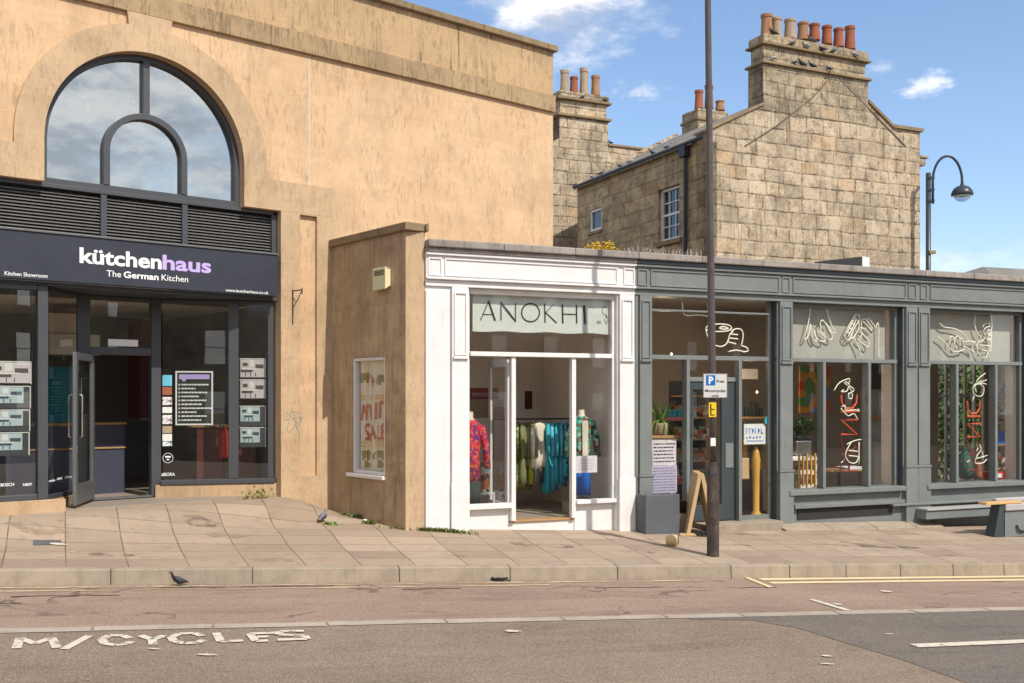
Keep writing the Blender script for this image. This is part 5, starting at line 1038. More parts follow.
item('teal_shelf_goods','row of teal packets on a shelf behind the palm','packets',S,[('row',MAT['cl_teal'],[(S.s(664,1.6)+i*.09,S.s(664,1.6)+i*.09+.07,1.6,1.7,-.35,-.22) for i in range(7)]),('shelf','maroon',[(S.s(662,1.6),S.s(688,1.6),1.58,1.8,-.42,-.352)])])
item('bottle_shelf','wall shelf of dark bottles high in the right part of the left cafe bay','shelves',S,[('shelf','wood',[(S.s(742,2.5),S.s(768,2.5),2.5,2.7,-.42,-.38)]),('bottles','cl_ink',[(S.s(743,2.5)+i*.09,S.s(743,2.5)+i*.09+.06,2.55,2.65,-.378,-.378+random.uniform(.15,.3)) for i in range(6)]),('panel','whitein',[(S.s(742,2.5),S.s(765,2.5),2.72,2.75,.35,.55)])])
for px,py,d,lb in ((671.5,354,1.6,'small lit bulb in the left cafe transom'),(757,392,1.8,'small lit bulb behind the right pane beside the cafe door')):
    a,z=S.sz(px,py,d); m=MB(); m.lathe(S.pt(a,d,z),[(.004,-.022),(.018,-.006),(.018,.006),(.004,.022)],10); tag(m.build('pendant_bulb','bulb',None,loc=tuple(S.pt(a,d,z))),lb,'pendant lamp'); L_=bpy.data.lights.new('bulb_light','POINT'); L_.energy=15; L_.color=(1,.82,.6); L_.shadow_soft_size=.05; lo=bpy.data.objects.new('bulb_light',L_); COL.objects.link(lo); lo.location=S.pt(a,d+.3,z-.05)
# blue lettered poster and honey wood pieces in the tall right pane of the door bay
a,zt=S.sz(744,424,.2); b,zb=S.sz(765.5,444,.2); r=thing('poster','pale poster with rows of blurred blue lettering right of the cafe door','poster',tuple(S.pt(a,.2,zb)),S.ang); B('sheet','lawnw',r,S,[(a,b,.2,.204,zb,zt)],0)
m=MB(); rr=random.Random(5)
for i in range(6): x=a+.035+i*(b-a-.07)/6; m.box(S,x,x+.012,.196,.199,zt-.17,zt-.07); m.box(S,x+.012,x+.035,.196,.199,zt-.17+rr.choice((0,.04,.085)),zt-.17+.012+rr.choice((.02,.085)))
for i in range(5): x=a+.04+i*(b-a-.10)/5; m.box(S,x,x+.03,.196,.199,zt-.25+rr.uniform(0,.02),zt-.20-rr.uniform(0,.02))
m.box(S,a+.05,b-.05,.196,.199,zb+.05,zb+.062); m.build('lettering','blueink',r)
item('brass_tray','shiny brass tray leaning inside the right pane of the cafe door bay','tray',S,[('tray',MAT['gold'],[(S.s(743,.45),S.s(768,.45),.45,.48,-1.22,-.72)]),('mirror',MAT['chrome'],[(S.s(747,.45),S.s(763,.45),.44,.448,-1.12,-.80)])],bev=.01)
c=S.pt(S.s(756,.32),.32,-2.0); m=MB(); m.lathe(c,[(.10,0),(.09,.04),(.055,.10),(.06,.7),(.075,.95),(.05,1.1),(.02,1.17)],14); tag(m.build('wooden_skittle','gold',None,smooth=True,loc=tuple(c)),'tall honey coloured wooden post standing in the right pane of the cafe door bay','ornament')
item('wicker_stool','low tan basket beside the honey wooden post in the cafe door bay','basket',S,[('basket','pine',[(S.s(741,.4),S.s(749,.4),.38,.6,-1.38,-1.02)])],bev=.02)
item('dark_screen','dark brown wooden screen standing behind the honey wooden post','screen',S,[('board',plain('dark_walnut',(.09,.055,.04),.5),[(S.s(742,.6),S.s(771,.6),.62,.66,-2.0,-1.2)])])
m=MB(); c=S.sz(768,420.5,.17); m.ext(S,arc(c[0],c[1],.07,0,360,20)[:-1],[],.17,.175); tag(m.build('round_sticker',MAT['cl_teal'],None,loc=tuple(S.pt(c[0],.17,c[1])),fr=S),'round teal sticker on the glass above the blue lettered poster','sticker')
# middle window: machine, painting, jars, papers
item('abstract_painting','red and orange abstract painting behind the left pane of the middle cafe window','painting',S,[('canvas','pat_art',[(S.s(800,1.8),S.s(830,1.8),1.8,1.84,-.30,.60)])],bev=0)
item('coffee_machine','steel coffee machine on the counter inside the middle cafe window','coffee machine',S,[('body','chrome',[(S.s(797,1.0),S.s(812,1.0),1.0,1.5,-1.05,-.78)]),('top','black',[(S.s(797,1.0),S.s(812,1.0),.98,1.52,-.778,-.70)]),('counter','whitein',[(b3[0]+.1,S.s(816,1.0),.9,1.6,-2.03,-1.06)])],bev=.02)
def bush(name,label,cat,c,rx,ry,rz,n,mat,leaf=.05,group=None,stemmat='pine',seed=1,zmin=None):
    rnd=random.Random(seed); r=thing(name,label,cat,tuple(c),0,group); m=MB()
    for i in range(n):
        v=Vector((rnd.gauss(0,1),rnd.gauss(0,1),rnd.gauss(0,1))).normalized()*(rnd.random()**.4); p=c+Vector((v.x*rx,v.y*ry,rz+v.z*rz)); nrm=Vector((rnd.gauss(0,1),rnd.gauss(0,1),rnd.gauss(0,1))).normalized(); t=nrm.orthogonal().normalized(); b=nrm.cross(t); L=leaf*rnd.uniform(.6,1.4)
        vs=[m.bm.verts.new(p+t*L),m.bm.verts.new(p+b*L*.5),m.bm.verts.new(p-t*L),m.bm.verts.new(p-b*L*.5)]; m.bm.faces.new(vs)
    m.build('crown',mat,r); m=MB()
    for i in range(6):
        v=Vector((rnd.uniform(-1,1)*rx*.7,rnd.uniform(-1,1)*ry*.7,rz*1.3)); m.tube([c,c+v*.5+Vector((0,0,rz*.1)),c+v],[.02*rz+.004,.012*rz+.003,.003],6)
    m.build('stem',stemmat,r); return r
bush('dark_plant','dark leafy plant above the coffee machine inside the middle cafe window','plant',S.pt(S.s(804,1.2),1.2,-.70),.2,.15,.16,260,'darkleaf',.05,seed=3)
item('cafe_table','small dark table with papers inside the centre pane of the middle cafe window','table',S,[('top','wood',[(S.s(828,.7),S.s(862,.7),.6,1.1,-1.33,-1.30)]),('leg','black',[(S.s(844,.7),S.s(846,.7),.84,.88,-2.03,-1.335)]),('papers','paper',[(S.s(846,.7),S.s(862,.7),.62,.9,-1.298,-1.27),(S.s(843,.7),S.s(860,.7),.65,.9,-1.268,-1.25)])])
item('bicycle_rack_shelf','brass toned rack of jars standing in the left pane of the middle cafe window','shelves',S,[('post','gold',[(S.s(799+4*i,.5),S.s(799+4*i,.5)+.03,.5,.53,-1.55,-.98-.05*(i%2)) for i in range(5)]),('jars','pat_goods',[(S.s(797,.55),S.s(816,.55),.56,.75,z,z+.16) for z in (-1.52,-1.27)])])
item('cream_dresser','cream dresser with dark shelf behind the right pane of the middle cafe window','dresser',S,[('carcass','panelw',[(S.s(874,2.4),S.s(892,2.4),2.4,2.8,-2.0,-.9),(S.s(874,2.4),S.s(892,2.4),2.6,2.8,-.898,.15)]),('dark_blind','dark',[(S.s(872,2.0),S.s(886,2.0),2.0,2.03,.15,1.0)]),('shelf','wood',[(S.s(878,2.35),S.s(892,2.35),2.35,2.598,-.45,-.38)])])
# right window: shelves, red box, vase
item('book_shelf','wooden shelves with books and blue packets behind the right pane of the right cafe window','shelves',S,[('shelf','wood',[(S.s(998,1.6),S.s(1014,1.6),1.6,1.9,z,z+.05) for z in (-1.5,-1.02,-.55,-.1)]),('goods','pat_goods',[(S.s(999,1.6),S.s(1013,1.6),1.64,1.88,z,z+.3) for z in (-1.44,-.49,-.04)]),('packets','cl_blue',[(S.s(999,1.6),S.s(1009,1.6),1.62,1.86,-.965,-.70)]),('side','whitein',[(S.s(1014.5,1.6),S.s(1020,1.6),1.55,1.95,-2.03,1.4)])])
item('red_box','bright red tray at the foot of the right cafe window','tray',S,[('tray','red',[(S.s(991,.4),S.s(1005,.4),.4,.6,-1.55,-1.42)]),('handle','lawnw',[(S.s(996,.4),S.s(1001,.4),.38,.398,-1.53,-1.45)])])
c=S.pt(S.s(966,.6),.6,-1.55); m=MB(); m.lathe(c,[(.10,0),(.16,.1),(.17,.3),(.09,.5),(.07,.56),(.09,.6)],18); tag(m.build('green_vase',plain('bottle_green_glass',(.04,.16,.13),.1),None,smooth=True,loc=tuple(c)),'bottle green vase at the foot of the right cafe window','vase')
c=S.pt(S.s(978,.5),.5,-1.55); m=MB(); m.lathe(c,[(.09,0),(.07,.1),(.05,.25),(.06,.33)],14); tag(m.build('terracotta_lamp','tc_red',None,smooth=True,loc=tuple(c)),'small terracotta cone standing right of the green vase in the cafe window','ornament')
for i,px in enumerate((936,952,968,984)): bush('garden_shrub','leafy green garden shrub seen in sun through the rear window of the cafe','shrub',S.pt(S.s(px,9.0),9.0,-2.6),.75,.6,1.9+.1*(i%2),1100,MAT['shrub'],.10,'shrubs behind the cafe',seed=20+i)
# ================================================================== street furniture
def gz(x,y): return EZ+ground(x,y)
def at(px,py): x,y=hit(px,py,ground); return Vector((x,y,gz(x,y)))
pb=at(713,556); lp=thing('lamp_post','dark bronze lamp post on the pavement carrying a parking plate','lamp post',tuple(pb))
m=MB(); m.lathe(pb,[(.083,-.05),(.083,1.10),(.082,1.12),(.060,1.24),(.055,1.26)],24); m.build('base_column','poled',lp,smooth=False)
m=MB(); tx=pb+Vector((-.08,0,0)); 
PQ=[pb+Vector((-.010*k,0,1.26+k*.9)) for k in range(10)]; m.tube(PQ,[.052,.052,.051,.049,.047,.045,.043,.041,.040,.040],20); m.build('shaft','pole',lp,smooth=True)
m=MB(); m.lathe(pb+Vector((0,0,1.25)),[(.062,0),(.066,.015),(.062,.03)],20); m.build('collar','poled',lp)
m=MB(); m.box(Frame((pb.x,pb.y),(1,.0)),.03,.06,-.09,-.075,-.9-.0,-.6) if 0 else m.bm.free()
L0=Frame((pb.x,pb.y-.07),(1,0)); zz=lambda y:(HY-y)/F*(pb.y-.07); xx=lambda x:(x-CX)/F*(pb.y-.07)-pb.x
m=MB()
for y in (380,392): m.lathe((pb.x,pb.y,EZ+zz(y)),[(.053,-.012),(.056,-.01),(.056,.01),(.053,.012)],16)
m.build('sign_clip','chrome',lp)
ps=thing('parking_sign','white parking plate with blue P for motorcycles on the lamp post','sign',(pb.x,pb.y-.07,EZ+zz(397.5)))
x0,x1,z0,z1=xx(703),xx(727.3),zz(398),zz(373.5)
m=MB(); m.box(L0,x0,x1,-.006,-.001,z0,z1); m.build('plate',plain('sign_white',(.62,.62,.60),.4),ps,.001)
m=MB(); m.ext(L0,[(x0+.002,z0+.002),(x1-.002,z0+.002),(x1-.002,z1-.002),(x0+.002,z1-.002)],[[(x0+.008,z0+.008),(x1-.008,z0+.008),(x1-.008,z1-.008),(x0+.008,z1-.008)]],-.0072,-.0062); m.build('border','ink',ps)
m=MB(); bx0,bx1,bz0,bz1=xx(706),xx(715.2),zz(385.3),zz(375.2); m.box(L0,bx0,bx1,-.0085,-.0062,bz0,bz1); m.build('symbol',plain('sign_blue',(.01,.14,.50),.4),ps)
m=MB(); m.text(L0,'P',bx0+.035,bx1-.028,bz0+.02,.10,-.0092,.03,th=.002); m.build('lettering','txtw',ps)
m=MB(); m.text(L0,'Free',xx(716.5),xx(724),zz(382.5),.038,-.0065,.012,th=.002); m.text(L0,'Motorcycles',xx(705),xx(725.3),zz(392.0),.038,-.0065,.012,th=.002); m.text(L0,'only',xx(711.5),xx(719),zz(396.8),.034,-.0065,.012,th=.002); m.build('lettering','ink',ps)
m=MB(); m.box(L0,xx(709),xx(716.5),.010,.016,zz(417),zz(402.5)); ys=m.build('yellow_label','yellow',lp); m=MB(); m.box(L0,xx(710.3),xx(711.6),.008,.0098,zz(415.5),zz(404)); m.box(L0,xx(711.7),xx(714.8),.008,.0098,zz(410),zz(409)); m.box(L0,xx(711.7),xx(714.8),.008,.0098,zz(415.5),zz(414.5)); m.build('lettering','ink',ys)
m=MB(); m.box(L0,xx(710.8),xx(715.8),.010,.016,zz(446),zz(438)); m.build('white_label','txtw',lp)
# grey planter boxes
def boxthing(name,label,cat,f,a0_,a1_,d0_,d1_,z0_,z1_,mat,bev=.01,taper=0):
    m=MB(); m.hexa([f.pt(a,d,z) for z,k in ((z0_,taper),(z1_,0)) for a,d in ((a0_+k,d0_+k),(a1_-k,d0_+k),(a1_-k,d1_-k),(a0_+k,d1_-k))]); return tag(m.build(name,mat,None,bev,loc=tuple(f.pt((a0_+a1_)/2,(d0_+d1_)/2,z0_)),fr=f),label,cat)
p1=at(647,532); p2=at(679,534)
s1=S.s(645,-.34); s2=S.s(679,-.34); zg=S.z(660,533,-.34)
pt_=thing('grey_planter','large slate grey planter box against the cafe front below the posters','planter',tuple(S.pt((s1+s2)/2,-.17,zg)),S.ang)
m=MB(); m.ext(S,[(s1,zg-.03),(s2,zg-.03),(s2,zg+.58),(s1,zg+.58)],[],-.36,-.335); m.box(S,s1,s2,-.05,-.03,zg-.03,zg+.58); m.box(S,s1,s1+.025,-.334,-.051,zg-.03,zg+.58); m.box(S,s2-.025,s2,-.334,-.051,zg-.03,zg+.58); m.build('box','planter',pt_,.006)
B('soil','dark',pt_,S,[(s1+.026,s2-.026,-.333,-.052,zg,zg+.54)],0)
m=MB()
for i in range(16): a=s1+.03+(s2-s1-.06)*i/15; m.lathe(S.pt(a,-.30+random.uniform(-.02,.15),zg+.545),[(.005,-.01),(.035,.015),(.03,.03),(.004,.045)],7)
m.build('pebbles','planter',pt_)
boxthing('black_planter','small black planter tucked between the grey planter and the A shaped wooden sign','planter',S,s2+.04,s2+.22,-.22,-.04,zg-.02,zg+.46,'black')
# sawn log end
cl=at(681,532); m=MB(); n=22; rings=[]
for y_,rr in ((-.16,.0),(-.16,.135),(-.15,.15),(.12,.15),(.13,.0)): rings.append([cl+Vector((-.0+math.cos(t)*max(rr,.004)*1.0,y_,.14+math.sin(t)*max(rr,.004)*1.12*(1+.05*math.sin(3*t)))) for t in [2*math.pi*i/n for i in range(n)]])
m.loft(rings); tag(m.build('wicker_ball',stone('split_wood',(.20,.15,.11),(.14,.11,.08),(.08,.06,.05),.5,bs=1),None,smooth=False,loc=tuple(cl)),'round dark log end leaning on the grey planter','log')
cs=at(672,546); m=MB(); rings=[]
for x_,rr in ((-.09,.01),(-.08,.055),(-.03,.08),(.05,.078),(.07,.07),(.075,.01)): rings.append([cs+Vector((x_,math.cos(t)*rr,.08+math.sin(t)*rr)) for t in [2*math.pi*i/16 for i in range(16)]])
m.loft(rings); o=m.build('straw_bundle','sand',None,smooth=True,loc=tuple(cs)); tag(o,'small straw coloured drum lying on the slabs left of the lamp post','bundle')
tag(MB().tube([cs+Vector((.077,0,.08)),cs+Vector((.086,0,.08))],.06,14).build('drum_end','black',o),'dark end of the straw drum')
# A shaped pine sign seen edge-on
ab=at(686,535.5); ac=at(709,535); top=Vector((ab.x*.55+ac.x*.45-.03,ab.y+.0,0)); ax=Frame((ab.x,ab.y),(1,.06)); span=ac.x-ab.x
r=thing('pavement_sign','pine A shaped pavement sign seen edge on between the planter and the lamp post','pavement sign',tuple(ab)); H=EZ+(HY-474)/F*ab.y-ab.z
tx_=(700-CX)/F*ab.y-ab.x
for nm,xa,xb in (('leg',.03,tx_),('leg',span+.06,tx_+.03)):
    m=MB(); w=.06; P=[]
    for z in (0.0,H-.0 if nm else H):
        xc=xa if z==0 else xb; P+= [Vector((ab.x+xc-w/2,ab.y-.02,ab.z+z)),Vector((ab.x+xc+w/2,ab.y-.02,ab.z+z)),Vector((ab.x+xc+w/2,ab.y+.50,ab.z+z+.02)),Vector((ab.x+xc-w/2,ab.y+.50,ab.z+z+.02))]
    m.hexa(P); m.build('board','pine',r,.006)
m=MB(); m.box(Frame((ab.x,ab.y),(1,0)),-.10,.16,-.06,.06,ab.z-EZ+.0,ab.z-EZ+.03); m.build('foot','pine',r,.005)
m=MB(); 
for i in range(4): m.lathe(Vector((ab.x+.17+.07*i,ab.y-.03,ab.z+.0)),[(.02,0),(.045,.02),(.045,.06),(.02,.075)],8)
tag(m.build('chain_weight','black',None,loc=(ab.x+.2,ab.y,ab.z)),'row of small black weights on the slabs at the foot of the pine sign','weight')
# stone ledge in front of the cafe
m=MB(); a=S.s(775,-.05)
while a<S.s(935,-.05):
    b=min(a+.95,S.s(936,-.05)); za=ground(*S.pt(a,-.2,0)[:2]); zb=ground(*S.pt(b,-.2,0)[:2]); fr=lambda x:-.34 if x<S.s(900,-.05) else -.25
    m.hexa([S.pt(a+.004,fr(a),za-.1),S.pt(b-.004,fr(b),zb-.1),S.pt(b-.004,-.002,zb-.1),S.pt(a+.004,-.002,za-.1),S.pt(a+.004,fr(a),za+.02),S.pt(b-.004,fr(b),zb+.02),S.pt(b-.004,-.002,zb+.10),S.pt(a+.004,-.002,za+.10)]); a=b
tag(m.build('stone_ledge','kerb',None,bevel=.012,loc=tuple(S.pt(S.s(850,0),-.2,-2.2)),fr=S),'low pale stone ledge along the foot of the grey cafe front','ledge')
# bench bar along the wall at the right
be=thing('wall_bench','low grey ledge seat along the cafe wall, left of the trestle','bench',tuple(S.pt(S.s(965,-.2),-.2,-2.3)),S.ang)
s3,s4=S.s(924,-.25),S.s(1024,-.25)+1.5
B('board','grey',be,S,[(s3,s4,-.30,-.035,-2.13,-1.98)],.01); B('seat',plain('pale_grey_board',(.36,.36,.34),.6),be,S,[(s3,s4,-.33,-.032,-1.978,-1.945)],.008)
# trestle bench with cushion
ts=Frame((lambda p:(p.x,p.y))(at(1012,537)),(S.u[0],S.u[1])); zb=ground(*ts.O)
tb=thing('plank_bench','honey plank bench with grey cushion on a dark splayed trestle at the right edge','bench',(ts.O[0],ts.O[1],EZ+zb),ts.ang)
f=lambda px:ts.s(px,0)
m=MB(); m.hexa([ts.pt(a,d,z) for a,d,z in ((f(994),0,zb),(f(1004),0,zb),(f(1004),.2,zb),(f(994),.2,zb),(f(1000),0,zb+.56),(f(1004),0,zb+.56),(f(1004),.18,zb+.56),(f(1000),.18,zb+.56))]); m.build('trestle','greydark',tb,.006)
m=MB(); m.box(ts,f(1005),f(1005)+1.1,.0,.22,zb,zb+.44); m.build('box_base','grey',tb,.01)
m=MB(); m.box(ts,f(985),f(1021),-.03,.14,zb+.565,zb+.605); m.build('plank',plain('honey_plank',(.62,.40,.17),.5),tb,.005)
m=MB(); m.box(ts,f(1004.5),f(1004.5)+1.1,-.035,.24,zb+.445,zb+.562); m.box(ts,f(1004.5),f(1004.5)+1.1,.17,.26,zb+.568,zb+.64); m.build('cushion','cloudgrey',tb,.02)
m=MB(); m.tube([ts.pt(f(1016),-.02,zb+.20),ts.pt(f(1017),-.03,zb+.12),ts.pt(f(1020),-.03,zb+.09),ts.pt(f(1026),-.02,zb+.09)],.016,6); m.build('hook','black',tb)
# plants: ragwort on the cornice, weeds at the walls
def weeds(name,label,cat,c,n,rx,ry,h,mat,seed,group=None):
    rnd=random.Random(seed); m=MB()
    for i in range(n):
        p=c+Vector((rnd.gauss(0,rx),rnd.gauss(0,ry),0)); p.z=gz(p.x,p.y) if c.z<EZ else c.z; a=rnd.uniform(0,6.28); L=h*rnd.uniform(.4,1.1); w=rnd.uniform(.006,.016)
        sd=Vector((-math.sin(a),math.cos(a),0)); o=Vector((math.cos(a),math.sin(a),0)); v=[m.bm.verts.new(x) for x in (p-sd*w*.4,p+sd*w*.4,p+o*L*.35+sd*w+Vector((0,0,L*.7)),p+o*L*.8+Vector((0,0,L)),p+o*L*.35-sd*w+Vector((0,0,L*.7)))]; m.bm.faces.new(v)
    return tag(m.build(name,mat,None,loc=tuple(c)),label,cat,group)
weeds('weed_strip','strip of green weeds and moss along the foot of the white shop left end','weeds',S.pt(S.s(432,-.05),-.05,-1.9),500,.26,.035,.055,'moss',5)['kind']='stuff'
for i,(px,py,n,h,lb) in enumerate(((357,518,90,.06,'low green weeds nearest the hall corner at the streaked side wall'),(370,524,70,.06,'low green weeds halfway along the foot of the streaked side wall'),(332,525,60,.05,'small lone green weed on the slabs right of the pigeon'),(346,516,50,.05,'few weed leaves behind the others at the streaked side wall'))): weeds('weed',lb,'weeds',at(px,py),n,.05,.03,h,'leaf' if i==2 else 'moss',i+9)
for i,(px,py) in enumerate(((349,515.5),(353,517),(365,521))):
    c=at(px,py); m=MB(); m.lathe(c,[(.03,0),(.04,.015),(.01,.03)],6); tag(m.build('litter_scrap','lawnw',None,loc=tuple(c)),('white litter scrap nearest the hall at the side wall foot','middle white litter scrap at the side wall foot','white litter scrap furthest from the hall at the side wall foot')[i],'litter')
cr=S.pt(S.s(602,.9),.9,ZC+.05); r=thing('ragwort','yellow flowered weed growing on the shop roof behind the cornice','weed',tuple(cr)); m=MB(); m2=MB(); rnd=random.Random(4)
for i in range(46):
    t=cr+Vector((rnd.gauss(0,.10),rnd.gauss(0,.08),rnd.uniform(.10,.38))); m.tube([cr+Vector((rnd.gauss(0,.06),0,0)),t],.004,4)
    for k in range(9): p=t+Vector((rnd.gauss(0,.04),rnd.gauss(0,.04),rnd.gauss(0,.03))); m2.lathe(p,[(.004,-.012),(.022,0),(.004,.012)],5)
m.build('stem','moss',r); m2.build('flowers','yel',r)
sk=MB(); rnd=random.Random(8)
for i in range(34):
    a=S.s(628,.1)+(S.s(703,.1)-S.s(628,.1))*i/33; p=S.pt(a,.15,ZT-.01); sk.tube([p,p+Vector((rnd.uniform(-.05,.05),rnd.uniform(-.05,.05),rnd.uniform(.10,.17)))],.003,4); sk.tube([p,p+Vector((rnd.uniform(-.12,.12),rnd.uniform(-.05,.05),rnd.uniform(.08,.14)))],.003,4)
tag(sk.build('bird_spikes',plain('pale_plastic_spike',(.5,.47,.42),.6),None,loc=tuple(S.pt(S.s(628,.1),.15,ZT))),'row of pale bird spikes on the cornice left of the lamp post','bird spikes')
RV=Frame((S.pt(S.s(862,2.6),2.6,0).x,S.pt(S.s(862,2.6),2.6,0).y),(.77,.64)); zv=ZC+.02
rv=thing('roof_vent','grey box vent with its lit end painted pale, standing on the cafe roof','roof vent',(RV.O[0],RV.O[1],EZ+zv),RV.ang); 
B('case',plain('shaded_zinc',(.12,.115,.11),.6),rv,Frame(RV.O,(-.8,.9)),[(0,1.1,-.28,0,zv,zv+.80)],.01); B('lit_end_panel','lawnw',rv,Frame(RV.O,(-.8,.9)),[(-.012,-.001,-.28,0,zv,zv+.80)],.003)  # shaded side coloured dark, sunlit end coloured white
# pigeons
def pigeon(px,py,Y=None,size=1.0,mat='pig',ang=0.0,label='',sit=False,pos=None):
    c=pos if pos is not None else Vector(((px-CX)/F*Y,Y,EZ+(HY-py)/F*Y)); ca,sa=math.cos(ang),math.sin(ang); k=size*.27
    T=lambda x,y,z:c+Vector(((x*ca-y*sa)*k,(x*sa+y*ca)*k,z*k))
    sp_=[(-.62,.22,.012,.03),(-.55,.23,.10,.03),(-.38,.27,.12,.07),(-.2,.33,.19,.15),(.0,.38,.22,.20),(.18,.46,.19,.19),(.28,.58,.12,.13),(.31,.70,.08,.085),(.35,.78,.085,.085),(.42,.80,.06,.06),(.47,.78,.025,.02),(.55,.76,.006,.006)]
    m=MB(); m.loft([[T(x+rz*.5*math.sin(t)*(1 if x>.1 else .2),ry*math.cos(t),z-(.08 if sit else 0)+rz*math.sin(t)) for t in [2*math.pi*i/10 for i in range(10)]] for x,z,ry,rz in sp_])
    if not sit:
        for s_ in (-1,1): m.tube([T(.0,s_*.08,.22),T(.02,s_*.08,.0),T(.10,s_*.08,.0)],.012*k*2,5)
    r=m.build('pigeon',mat,None,smooth=True,loc=tuple(c)); tag(r,label,'pigeon',None)
    m=MB()
    for s_ in (-1,1): m.loft([[T(x,s_*(y_+.02*math.cos(t)),z-(.08 if sit else 0)+h*math.sin(t)) for t in [2*math.pi*i/6 for i in range(6)]] for x,y_,z,h in ((.16,.19,.44,.03),(.05,.225,.40,.13),(-.15,.20,.36,.12),(-.45,.09,.28,.04))])
    m.build('wing','pigd' if mat!='pigw' else 'pig',r,smooth=True); return r
pg=at(323,522); pigeon(0,0,size=.8,ang=R(75),label='grey pigeon walking on the slabs by the corner of the hall',pos=pg)
x,y=hit(178,586.5,road); pk=Vector((x,y,EZ+road(x,y))); pigeon(0,0,size=.85,mat='pigd',ang=R(235),label='dark pigeon crouching in the gutter below the kerb',pos=pk,sit=True)
x,y=hit(490,581,road); m=MB(); c=Vector((x,y,EZ+road(x,y)))
for i in range(9): m.tube([c+Vector((random.uniform(-.12,.25),random.uniform(-.04,.04),.01)),c+Vector((random.uniform(-.12,.25),random.uniform(-.04,.04),random.uniform(.02,.05)))],.010,5)
tag(m.build('dead_leaves','black',None,loc=tuple(c)),'scrap of black litter lying in the gutter','litter')
# ================================================================== old stone houses behind
O1=((707-CX)/F*25,25.0); G=Frame(O1,(2187,1016)); Hs=Frame(O1,(-472,1016))    # gable and its side
house=thing('stone_house','weathered stone gable house with a broad chimney stack and eight pots','house',(O1[0],O1[1],EZ-2.5),G.ang)
g=lambda x,y:G.sz(x,y,0)
gx0,gx1=0.0,G.s(920); zb=-2.5
gp_=[(0,zb),(gx1,zb),g(920,132),g(893,128),g(868,103),g(868,81),g(763,64),g(763,105),(0,G.z(707.5,131))]
m=MB(); m.ext(G,gp_,[],0,.45); gw=m.build('gable_wall','rubble',house)
# verge copings
def cope(m,f,pts,d0,d1,t=.07):
    for (a,z),(b,y) in zip(pts,pts[1:]): m.hexa([f.pt(a,d0,z+.002),f.pt(b,d0,y+.002),f.pt(b,d1,y+.002),f.pt(a,d1,z+.002),f.pt(a,d0,z+t),f.pt(b,d0,y+t),f.pt(b,d1,y+t),f.pt(a,d1,z+t)])
m=MB(); cope(m,G,[(-.05,G.z(707.5,131)-.03),g(763,105)],-.05,.5); m.build('coping','coping',house); m=MB(); cope(m,G,[g(868,103),g(893,128)],-.05,.5,.09); cope(m,G,[g(893,128),(gx1+.08,g(920,132)[1])],-.06,.5,.09); m.build('coping','coping',house)
# old roof scar lines and corbel
m=MB(); m.stroke(G,[g(745,146),g(775,127),g(812,98),g(828,80)],.03,-.018,.015); m.stroke(G,[g(838,78),g(868,108),g(905,146)],.035,-.018,.015); m.build('roof_scar',plain('tar_line',(.13,.10,.075),.9),house)
B('corbel','rubble',house,G,[(gx1+.003,gx1+.22,.0,.35,G.z(920,165),G.z(920,158)),(gx1+.003,gx1+.30,-.03,.38,G.z(920,157.8),G.z(920,155))],.02)
# chimney stack
sx0,sx1=G.s(763),G.s(868); dd=.0
# depth of the stack from the visible left face
def depth_at(px,s):  # how far along the inward direction a point at s lies on the sight line px
    r_=(px-CX)/F; ox=G.O[0]+s*G.u[0]; oy=G.O[1]+s*G.u[1]; return (r_*oy-ox)/(G.m[0]-r_*G.m[1])
sd_=depth_at(748,sx0); 
st=B('chimney_stack','stack',house,G,[(sx0-.0,sx1+.0,-.012,sd_,G.z(763,110),G.z(763,63.5)),(sx0+.05,sx1-.05,.04,sd_-.05,G.z(763,63.5)+.07,G.z(763,44))],.01)
z1,z2,z3=G.z(763,63.5),G.z(763,44),G.z(763,33)
m=MB(); m.box(G,sx0-.07,sx1+.07,-.09,sd_+.06,z1+.002,z1+.068); m.box(G,sx0-.06,sx1+.07,-.07,sd_+.05,z2+.002,z2+.06); m.build('string_course','coping',st,.015)
m=MB(); m.box(G,sx0+.0,sx1-.0,-.03,sd_,z2+.062,z2+.062+.20); m.hexa([G.pt(a,d,z) for z,k in ((z2+.264,0),(z3+.03,.12)) for a,d in ((sx0+.01+k*.6,-.02+k*.6),(sx1-.01-k,-.02+k*.6),(sx1-.01-k,sd_-.01-k),(sx0+.01+k*.6,sd_-.01-k))]); m.build('cap','stack',st,.03)
def pot(f,px,py0,py1,rpx,d,mat,label_par,flare=1.12,seed=0):
    s_=f.s(px,d); y=f.O[1]+s_*f.u[1]+d*f.m[1]; z0=(HY-py1)/F*y; z1=(HY-py0)/F*y; r_=rpx/F*y; h=z1-z0
    m=MB(); m.lathe(f.pt(s_,d,z0-.06),[(r_*1.02,0),(r_*.98,.06),(r_*.86,.06+h*.5),(r_*.84,.06+h*.82),(r_*.95,.06+h*.84),(r_*.97,.06+h-.01),(r_*.9,.06+h),(r_*.72,.06+h),(r_*.7,.06+h*.85)],18); return m.build('chimney_pot',mat,label_par,smooth=False)
PT=[(762.6,14.6,35,6.2,'tc_buff'),(775,18,35.5,5.6,'tc_pale'),(788.4,19.5,37,6.0,'tc_pale'),(801.6,22.8,38,6.0,'tc_buff'),(813,24.2,38.5,5.6,'tc_red'),(825.4,26.2,42.5,5.4,'tc_red'),(837,28.6,45,5.3,'tc_red'),(848.4,26.6,47.5,5.4,'tc_red')]
for a in PT: pot(G,a[0]+ (4 if a[0]<764 else 1.5),a[1],a[2],a[3],sd_/2,a[4],house)
